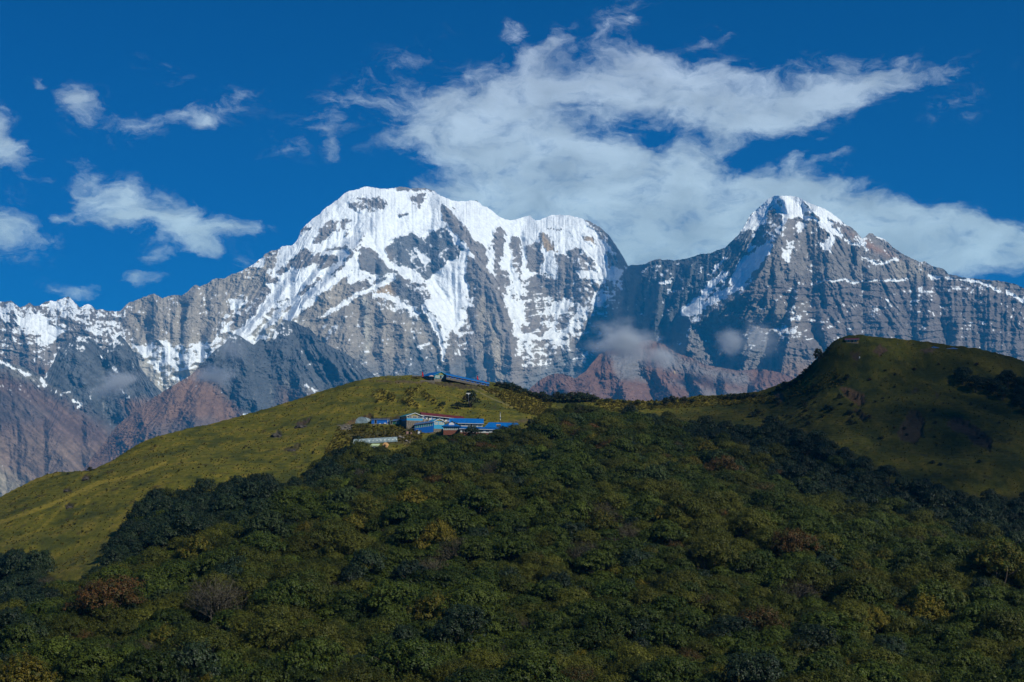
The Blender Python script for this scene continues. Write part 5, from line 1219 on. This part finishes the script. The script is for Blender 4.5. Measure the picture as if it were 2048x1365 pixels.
# on the knoll: flags, parasol, shelter, bar frame
def flag(px, py, h, label, D=744, red=True, group=None):
    r = empty('prayer_flag', P(px, py, D), .3, label, 'flag', group)
    rods('pole', [((0, 0, -.5), (0, 0, h))], .05, M_WOOD, r)
    V = []; n = 8
    for i in range(n + 1):
        z = h * (.25 + .72 * i / n); w = (.95 if red else .32) * (1 - .5 * i / n); V += [(.03, .1 * math.sin(i), z), (.03 + w, .28 * math.sin(i * 1.3 + 1), z - .2)]
    o = mesh_obj('cloth', V, [(2 * i, 2 * i + 1, 2 * i + 3, 2 * i + 2) for i in range(n)], M_REDC if red else M_WHC, r)
    sd = o.modifiers.new('thickness', 'SOLIDIFY'); sd.thickness = .03
flag(844, 756, 3.4, 'tall red prayer flag left of the top lodge'); flag(954, 765, 3.6, 'red prayer flag rising behind the long crest roof', 746); flag(971, 768, 2.0, 'short thin red flag near the right end of the crest roof', 746)
flag(1000, 846, 5.2, 'pale prayer flag pole above the end lodge roof', 646, False); flag(1795, 700, 3.4, 'thin flag mast on the right hilltop', 712, False)
pr = empty('parasol', P(862.5, 759, 738), 0, 'white and red parasol before the top lodge', 'parasol')
rods('pole', [((0, 0, -.4), (0, 0, 1.9))], .05, M_METAL, pr); V = [(0, 0, 2.15)]; n = 12
for k, (r1, z1) in enumerate(((.9, 1.95), (1.5, 1.45))): V += [(r1 * math.cos(i / n * 6.283), r1 * math.sin(i / n * 6.283), z1) for i in range(n)]
mesh_obj('canopy', V, [(0, 1 + i, 1 + (i + 1) % n) for i in range(n)] + [(1 + i, 13 + i, 13 + (i + 1) % n, 1 + (i + 1) % n) for i in range(n)], simple('faded_red_and_white', (.50, .36, .34), .8, var=.3), pr).modifiers.new('thickness', 'SOLIDIFY').thickness = .03
ps = empty('picnic_shelter', P(833, 758, 743), 0, 'small dark open shelter on the crest left of the red flag', 'shelter')
rods('post', [((x, y, -.5), (x, y, 1.5)) for x in (-1.8, 1.8) for y in (0, 2)], .07, M_WOOD, ps); Bx().slab((-2.2, -.3, 1.35), (2.2, -.3, 1.35), (2.2, 1, 1.95), (-2.2, 1, 1.95), .08).slab((2.2, 2.3, 1.35), (-2.2, 2.3, 1.35), (-2.2, 1, 1.95), (2.2, 1, 1.95), .08).obj('roof', M_METAL, ps); Bx().box(-1.5, 1.5, .7, 1.2, .35, .45).obj('table', M_WOOD, ps)
fr = empty('railing_frame', P(787, 758, 742), 0, 'thin metal frame of posts and a rail on the crest left of the shelter', 'railing')
rods('post', [((x, 0, -.5), (x, 0, 2.2)) for x in (-3.9, -1.2, 2.6, 3.9)], .05, M_METAL, fr); rods('rail', [((-3.9, 0, 2.2), (3.9, 0, 2.0)), ((-3.9, 0, 1.0), (3.9, 0, .9))], .045, M_METAL, fr)
# heater on the end lodge roof, dish on the red roofed row
st = empty('solar_water_heater', P(997, 852.5, 639), 0, 'solar water heater on the roof of the end lodge', 'water heater')
Bx().slab((-.9, -.2, -.6), (.9, -.2, -.6), (.9, .6, .4), (-.9, .6, .4), .06).obj('panel', M_GLASS, st); bm = bmesh.new(); tube(bm, [(-1.0, .6, .5), (1.0, .6, .5)], [.25, .25], 12); q = bpy.data.objects.new('tank', bm_mesh(bm, 'tank', M_HAY)); C.objects.link(q); q.parent = st
ds = empty('satellite_dish', P(850, 837, 646), math.radians(-30), 'white satellite dish at the left end of the red roofed row', 'dish')
V = [(0, .12, 0)]; n = 12
for r1, y1 in ((.3, .08), (.6, -.08)): V += [(r1 * math.cos(i / n * 6.283), y1, r1 * math.sin(i / n * 6.283)) for i in range(n)]
mesh_obj('bowl', V, [(0, 1 + i, 1 + (i + 1) % n) for i in range(n)] + [(1 + i, 13 + i, 13 + (i + 1) % n, 1 + (i + 1) % n) for i in range(n)], M_WHC, ds).modifiers.new('thickness', 'SOLIDIFY').thickness = .03
rods('mast', [((0, .1, 0), (0, .1, -1.6))], .04, M_METAL, ds)
# the two white stair rails between the rows
for k, (px, lab) in enumerate(((851, 'left white sloping stair rail above the blue wing roof'), (860, 'right white sloping stair rail above the blue wing roof'))):
    a_ = P(px, 843, 643); sr = empty('stair_rail', a_, 0, lab, 'railing'); rods('rail', [((-.6, 0, 0), (.8, 1, 1.7)), ((-.6, 0, -.4), (-.6, 0, .3)), ((.8, 1, .6), (.8, 1, 1.7))], .07, M_WHITE, sr)
wf = empty('antenna', P(937, 790, 684), 0, 'small white antenna sticking out above the lone dark tree', 'antenna'); rods('mast', [((0, 0, -4), (0, 0, 1))], .06, M_METAL, wf); Bx().box(-1.1, .9, -.06, .06, .5, .85).box(-.2, .3, -.06, .06, 0, .5).obj('panel', M_WHC, wf)
# huts on the right hilltop
h1 = house('hilltop_house', 'yellow walled house with a red roof on the right hilltop', 1692, 1716, 686, 5.5, 1.7, .9, math.radians(-14), M_RED, M_YEL, 'x', .5, D=709, cat='house', front=[(.15, .3, .6, 1.3, M_GLASS, W_), (.45, .57, .05, 1.4, M_DARK, D_), (.7, .85, .6, 1.3, M_GLASS, W_)])
h2 = house('hilltop_hut', 'low hut with a red roof just right of the yellow house', 1724, 1746, 688.5, 4.5, 1.0, .7, math.radians(6), M_RED, M_YEL, 'x', .4, D=711, cat='hut', front=[(.3, .45, .2, .8, M_GLASS, W_)])
h3 = house('blue_tent_hall', 'wide bowed blue roof lying along the right hilltop', 1822, 1876, 697, 6, .5, 1.5, math.radians(-3), M_BLUE2, M_WBLUE, 'x', .5, hip=5.0, D=713, cat='hall')
h4 = house('small_blue_hall', 'smaller dark blue roof right of the wide bowed one', 1884, 1914, 699, 5, .5, .9, math.radians(4), M_BLUE2, M_WBLUE, 'x', .4, hip=2.0, D=714, cat='hall')
rs = P(1719, 715, 700); ws = Bx().box(-.25, .25, -.1, .1, -.5, .9).obj('marker_post', M_WHC); g = on_ground(1719, 716); ws.location = (g.x, g.y, g.z); tag(ws, 'tiny white post on the right hill below the red roofed hut', 'post')
wall_ = empty('retaining_wall', P(848, 763, 737), 0, 'dark dry stone wall under the parasol on the knoll', 'wall'); Bx().box(-1.8, 5.5, 0, .6, -1.2, .55).obj('stonework', M_STONE, wall_)
# ------------------------------------------------------------------ shrubs along the crests and on the open slopes
def shrub_lib():
    out = []
    for i, (R, H, mat) in enumerate(((1.5, 1.9, 'dark'), (1.7, 1.6, 'dark'), (1.4, 1.7, 'maroon'), (1.5, 2.0, 'olive'))):
        out.append((crown_mesh('foliage', 300 + i, R, H, .1, LEAF[mat], 7, .24, 200, .85, 0, 1, .2), trunk_mesh('stem', 310 + i, R, H, BARK, 4, 14)))
    return out
SHL = shrub_lib()
def shrub(px, py, size_px, var, label, group=None, D0=None, D=None, hs=1.0, cat='shrub', name='shrub'):
    if D: x = P(px, py, D); g = Vector((x.x, D, ground(x.x, D)))
    else: g = on_ground(px, py, D0)
    s = size_px / F * g.y / 3.0
    r = bpy.data.objects.new(name, None); C.objects.link(r); r.location = g; r.scale = (s, s, s * hs); r.rotation_euler = (0, 0, px * 1.7); tag(r, label, cat, group)
    for nm, me in zip(('foliage', 'stem'), SHL[var]):
        o = bpy.data.objects.new(nm, me); C.objects.link(o); o.parent = r
    return r
G1 = 'dark shrubs along the crest right of the knoll'
for (px, s, h) in [(998,16,1),(1010,18,1.1),(1024,22,1.1),(1036,20,1),(1048,18,1),(1060,16,1.1),(1072,18,1),(1086,24,1.1),(1100,22,1),(1113,28,1.1),(1128,30,1),(1143,30,1.1),(1158,32,1),(1172,30,1),(1186,24,1)]:
    u = pix_ray(px, 800)[0]; shrub(px, 800, s, 0 if px % 2 else 1, 'dark green shrub in the unbroken hedge along the crest right of the knoll', G1, D=float(crest_d(u)) - 4, hs=h)
G2 = 'scattered bushes on the saddle crest'
for (px, s, h, v) in [(1214,14,1,1),(1228,10,.9,0),(1248,14,1,0),(1262,9,1,0),(1275,16,1.2,3),(1300,13,1,0),(1312,12,1,1),(1332,22,1.1,0),(1350,11,1,0),(1368,20,1.1,0),(1384,14,1,1)]:
    u = pix_ray(px, 800)[0]; shrub(px, 800, s, v, 'small dark bush standing on the low saddle between the two hills', G2, D=float(crest_d(u)) - 5, hs=h)
for (px, s, h) in [(1446,14,.9),(1458,18,.9),(1470,20,.9),(1484,20,.9),(1497,18,1),(1508,14,1)]:
    u = pix_ray(px, 800)[0]; shrub(px, 800, s, 0, 'dark bush in the low clump on the crest left of the right hill', 'bushes of the clump on the crest', D=float(crest_d(u)) - 3, hs=h)
for (px, s, h) in [(1556,14,1.2),(1568,18,1.3),(1580,16,1),(1590,14,1),(1602,18,1),(1612,18,1),(1622,16,1),(1660,14,1)]:
    u = pix_ray(px, 780)[0]; shrub(px, 780, s, 0, 'dark bush on the steep left edge of the right hill', 'bushes on the steep edge', D=float(crest_d(u)) - 2, hs=h)
shrub(1637, 730, 26, 0, 'big round dark bush jutting from the left edge of the right hill', None, D=float(crest_d(pix_ray(1637, 730)[0])) - 2, hs=1.5)
shrub(941, 815, 38, 0, 'lone dark bushy tree on the open knoll above the lodges', None, hs=1.35, cat='tree', name='bushy_tree')
for (px, py, s, v, lab) in [(905, 866, 34, 3, 'round olive green bush in front of the glazed pavilion'), (1064, 862, 36, 0, 'dark bush against the right end lodge'), (1085, 848, 30, 0, 'dark bush on the slope right of the end lodge'), (716, 898, 40, 0, 'large dark bush at the left end of the greenhouse'), (700, 915, 34, 0, 'dark bush below the left end of the greenhouse'),
   (626, 908, 9, 0, 'small blue green bush alone on the left grass slope'), (136, 950, 7, 0, 'tiny dark bush on the left shoulder of the hill'), (180, 943, 14, 0, 'flat dark bush on the far left skyline'), (90, 1118, 26, 0, 'blurred dark bush at the tip of the left wood'), (885, 812, 14, 1, 'low dark bush left of the lone tree on the knoll'), (915, 818, 22, 1, 'dark scrub at the foot of the lone tree'),
   (1345, 806, 22, 0, 'round dark bush hanging below the saddle crest'), (1555, 812, 16, 0, 'dark bush below the small earth slip on the saddle'), (1720, 826, 10, 0, 'small bush below the big earth slip on the right hill'), (1738, 836, 10, 2, 'brownish bush beside the gully on the right hill'), (1705, 812, 9, 0, 'tiny bush at the foot of the big earth slip')]:
    shrub(px, py, s, v, lab)
rq = random.Random(12)
for k in range(46):
    px = rq.uniform(1600, 2050); py = rq.uniform(720, 950)
    if in_poly(np.array([px]), np.array([py]), FOREST)[0] or in_poly(np.array([px]), np.array([py]), GROVE)[0]: continue
    if py < np.interp(px, [1600, 1680, 1850, 2048], [790, 712, 716, 745]): continue
    shrub(px, py, rq.uniform(4, 13), rq.choice((0, 0, 1, 2)), 'low dark scrub bush dotted over the shaded right hill', 'scrub dotted over the right hill', hs=rq.uniform(.6, 1))
for k in range(60):
    px = rq.uniform(1480, 1720); py = rq.uniform(0, 1) * 90 + np.interp(px, [1480, 1560, 1620, 1660, 1720], [815, 800, 765, 740, 770])
    if in_poly(np.array([px]), np.array([py + 8]), FOREST)[0]: continue
    shrub(px, py, rq.uniform(6, 17), rq.choice((0, 0, 1, 3)), 'dark scrub bush massed on the rough left flank of the right hill', 'scrub on the left flank of the right hill', hs=rq.uniform(.6, 1.1))
for k in range(30):
    px = rq.uniform(60, 700); py = np.interp(px, [0, 110, 290, 500, 700], [1030, 965, 905, 850, 800]) + rq.uniform(0, 1) ** 1.3 * 110
    if in_poly(np.array([px]), np.array([py + 10]), FOREST)[0]: continue
    shrub(px, py, rq.uniform(3, 7), rq.choice((0, 1, 2)), 'tiny dark heath tuft dotted over the sunlit left slope', 'heath tufts on the left slope', hs=rq.uniform(.5, .9))
# rough scrub between the terraces: countless
rs_ = np.random.default_rng(5)
def scatter_px(n, polys, seed):
    out = []
    r = np.random.default_rng(seed)
    for pts_, wgt in polys:
        xs = [p[0] for p in pts_]; ys = [p[1] for p in pts_]
        m = int(n * wgt)
        X = r.uniform(min(xs), max(xs), m * 3); Y = r.uniform(min(ys), max(ys), m * 3)
        k = in_poly(X, Y, pts_); out.append(np.stack([X[k], Y[k]], 1)[:m])
    return np.concatenate(out)
# ---- tussock grass over the open slopes, placed on the ground itself
def tuft_mesh(seed, mat):
    r = np.random.default_rng(seed); n = 46
    th = r.uniform(0, 6.283, n); lean = r.uniform(.15, 1.0, n); h = r.uniform(.35, .8, n)
    base = np.stack([np.cos(th) * .12, np.sin(th) * .12, np.zeros(n)], 1); tip = np.stack([np.cos(th) * lean * .55, np.sin(th) * lean * .55, h], 1)
    mid = (base + tip) / 2 + np.array((0, 0, .12)); ax = (tip - base) / 2; sd = np.cross(ax, r.normal(size=ax.shape)); sd /= np.linalg.norm(sd, axis=1, keepdims=True)
    return quads_mesh('tuft', mid, ax, sd * .09, np.clip(r.normal(.5, .2, (n, 3)), 0, 1), mat)
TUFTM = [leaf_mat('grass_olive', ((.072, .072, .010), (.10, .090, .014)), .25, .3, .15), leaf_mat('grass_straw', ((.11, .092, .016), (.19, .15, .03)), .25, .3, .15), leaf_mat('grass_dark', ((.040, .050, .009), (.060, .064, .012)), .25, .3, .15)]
def tussocks():
    r = np.random.default_rng(77); n = 150000
    u = r.uniform(-.40, .40, n); y = r.uniform(460, 756, n) ; x = u * y
    ok = y < crest_d(u) + 3; x, y = x[ok], y[ok]
    z = hill_height(x, y); px, py = to_px(x, y, z)
    f = poly_sd(px, py, FOREST); n1 = fbm(x / 5.5, y / 7.5, 5, 107, .6); n2 = fbm(x / 26, y / 18, 5, 101)
    sc = np.zeros(len(x), bool)
    for q, _, _ in SCARS: sc |= in_poly(px, py, q)
    belts = HUMPS + [[(950,770),(1110,800),(1090,835),(1040,826),(1000,800)],[(680,850),(840,856),(845,882),(700,890),(640,925)],[(1190,798),(1560,786),(1560,806),(1200,826)],[(1570,775),(1670,740),(1700,770),(1585,795)]]
    bm_ = np.max([in_poly(px, py, b) for b in belts], 0)
    p = .04 + .20 * (n1 > .08) + .8 * bm_
    keep = (f < 4) & ~sc & (r.random(len(x)) < np.clip(p, 0, 1)) & (px > -60) & (px < 2110)
    x, y, z, n1, n2, bm_, px = x[keep], y[keep], z[keep], n1[keep], n2[keep], bm_[keep], px[keep]
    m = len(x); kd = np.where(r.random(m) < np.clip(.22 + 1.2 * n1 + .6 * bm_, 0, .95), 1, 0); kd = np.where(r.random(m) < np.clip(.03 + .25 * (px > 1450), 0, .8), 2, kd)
    s = r.uniform(.35, .8, m) * (1 + .7 * bm_) * np.where(r.random(m) < .03, 1.8, 1)
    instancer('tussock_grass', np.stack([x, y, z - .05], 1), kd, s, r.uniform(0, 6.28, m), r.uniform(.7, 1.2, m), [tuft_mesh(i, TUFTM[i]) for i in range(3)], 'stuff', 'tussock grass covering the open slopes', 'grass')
    print('tufts', m)
tussocks()
# a few big tussock mounds on the knoll, the rounded straw coloured humps
for k in range(1): pass

# ------------------------------------------------------------------ added cloud behind the viewer to shade the right hill; wisps before the mountains
M_PUFF, N_, L_, b_ = new_mat('shade_cloud_white'); b_.inputs['Base Color'].default_value = (.85, .86, .88, 1); b_.inputs['Roughness'].default_value = 1; b_.inputs['Specular IOR Level'].default_value = 0
tb_ = N_.new('ShaderNodeBsdfTransparent'); mb_ = N_.new('ShaderNodeMixShader'); mb_.inputs[0].default_value = .15; L_.new(tb_.outputs[0], mb_.inputs[1]); L_.new(b_.outputs[0], mb_.inputs[2]); L_.new(mb_.outputs[0], N_['Material Output'].inputs[0])
def shade_cloud():
    c0 = Vector((292, 668, 50)) + sun_dir * 1700; r = random.Random(9); bm = bmesh.new()
    ax = Vector((1, .55, 0)).normalized(); ay = Vector((-.55, 1, 0)).normalized()
    for ia in range(-9, 10):
        for ib in range(-7, 8):
            a = ia * 24 + r.uniform(-10, 10); b = ib * 24 + r.uniform(-10, 10); q = math.hypot(a / 215, b / 165)
            if q > 1 or r.random() < .55 * max(0, q - .45): continue
            s = r.uniform(22, 33) * (1 - .45 * q * q)
            mt = Matrix.Translation(c0 + ax * a + ay * b + Vector((0, 0, r.uniform(-8, 22)))) @ Matrix.Diagonal((s, s, s * .55, 1))
            bmesh.ops.create_icosphere(bm, subdivisions=2, radius=1, matrix=mt)
    from mathutils import noise
    for v in bm.verts:
        v.co += noise.noise_vector(v.co / 26) * 9 + noise.noise_vector(v.co / 9) * 4
    me = bm_mesh(bm, 'cloud', M_PUFF, True); o = bpy.data.objects.new('cloud', me); C.objects.link(o)  # unseen, added only for the shade it casts on the hill
    tag(o, kind='structure')
shade_cloud()

def wisp(px, py, D, w, h, dens, label, seed, depth=None, tilt=0.0):
    """a real volume of mist: an ellipsoid with a torn, noisy density"""
    m = bpy.data.materials.new('mist'); m.use_nodes = True; N = m.node_tree.nodes; L = m.node_tree.links; N.clear()
    out = N.new('ShaderNodeOutputMaterial'); pv_ = N.new('ShaderNodeVolumePrincipled'); pv_.inputs['Color'].default_value = (.92, .95, 1, 1); pv_.inputs['Anisotropy'].default_value = .1
    tc = N.new('ShaderNodeTexCoord'); ln = N.new('ShaderNodeVectorMath'); ln.operation = 'LENGTH'; L.new(tc.outputs['Object'], ln.inputs[0])
    nz = N.new('ShaderNodeTexNoise'); nz.inputs['Scale'].default_value = 1.5; nz.inputs['Detail'].default_value = 4; nz.inputs['Roughness'].default_value = .6
    ad = N.new('ShaderNodeVectorMath'); ad.operation = 'ADD'; L.new(tc.outputs['Object'], ad.inputs[0]); ad.inputs[1].default_value = (seed * 3.1, seed * 1.7, 0); L.new(ad.outputs[0], nz.inputs['Vector'])
    f = N.new('ShaderNodeMapRange'); L.new(ln.outputs['Value'], f.inputs[0]); f.inputs[1].default_value = 1.0; f.inputs[2].default_value = .0; f.inputs[3].default_value = 0; f.inputs[4].default_value = 1.0
    s = N.new('ShaderNodeMath'); s.operation = 'MULTIPLY_ADD'; L.new(nz.outputs['Fac'], s.inputs[0]); s.inputs[1].default_value = 2.2; s.inputs[2].default_value = -1.35
    a2 = N.new('ShaderNodeMath'); a2.operation = 'ADD'; L.new(f.outputs[0], a2.inputs[0]); L.new(s.outputs[0], a2.inputs[1])
    mn = N.new('ShaderNodeMath'); mn.operation = 'MULTIPLY'; L.new(a2.outputs[0], mn.inputs[0]); L.new(f.outputs[0], mn.inputs[1])
    mm = N.new('ShaderNodeMath'); mm.operation = 'MULTIPLY'; mm.use_clamp = False; mx = N.new('ShaderNodeMath'); mx.operation = 'MAXIMUM'; L.new(mn.outputs[0], mx.inputs[0]); mx.inputs[1].default_value = 0
    L.new(mx.outputs[0], mm.inputs[0]); mm.inputs[1].default_value = dens; L.new(mm.outputs[0], pv_.inputs['Density']); L.new(pv_.outputs[0], out.inputs['Volume'])
    bm = bmesh.new(); bmesh.ops.create_icosphere(bm, subdivisions=3, radius=1.02); me = bpy.data.meshes.new('cloud_wisp'); bm.to_mesh(me); bm.free(); me.materials.append(m)
    o = bpy.data.objects.new('cloud_wisp', me); C.objects.link(o); k = D / F
    o.location = P(px, py, D); o.scale = (w * k / 2, (depth or w * k * .35), h * k / 2); o.rotation_euler = (0, math.radians(tilt), 0)
    return tag(o, label, 'cloud')
wisp(1246, 682, 8300, 190, 120, .05, 'largest pale mist cloud hanging over the russet foothill', 1)
wisp(1318, 716, 8250, 130, 70, .035, 'fainter wisp trailing right of the largest mist cloud', 2)
wisp(430, 752, 8300, 130, 60, .05, 'small bright mist cloud in front of the slate ridge', 3)
wisp(235, 768, 8250, 170, 76, .035, 'wide soft mist cloud before the dark rock buttress', 4, tilt=-14)
wisp(1460, 684, 9000, 90, 90, .035, 'narrow curling wisp below the right peak', 5, tilt=40)
wisp(1520, 680, 9000, 110, 120, .015, 'thin veil of mist right of the curling wisp', 6, tilt=-50)
wisp(465, 700, 8200, 90, 110, .018, 'thin mist plume rising up the slate ridge', 7, tilt=-30)

# ------------------------------------------------------------------ air
def haze(density):
    bm = bmesh.new(); bmesh.ops.create_cube(bm, size=1)
    me = bpy.data.meshes.new('haze'); bm.to_mesh(me); bm.free()
    m = bpy.data.materials.new('air'); m.use_nodes = True; N = m.node_tree.nodes; L = m.node_tree.links; N.clear()
    out = N.new('ShaderNodeOutputMaterial'); v = N.new('ShaderNodeVolumePrincipled'); v.inputs['Density'].default_value = density; v.inputs['Color'].default_value = (.03, .44, 1.0, 1); v.inputs['Anisotropy'].default_value = .0
    L.new(v.outputs[0], out.inputs['Volume']); me.materials.append(m)
    o = bpy.data.objects.new('haze', me); C.objects.link(o)
    z0, z1 = -1010, 3350; o.scale = (90000, 90000, z1 - z0); o.location = (0, 12000, (z0 + z1) / 2)
    tag(o, kind='stuff')
haze(3.3e-5)
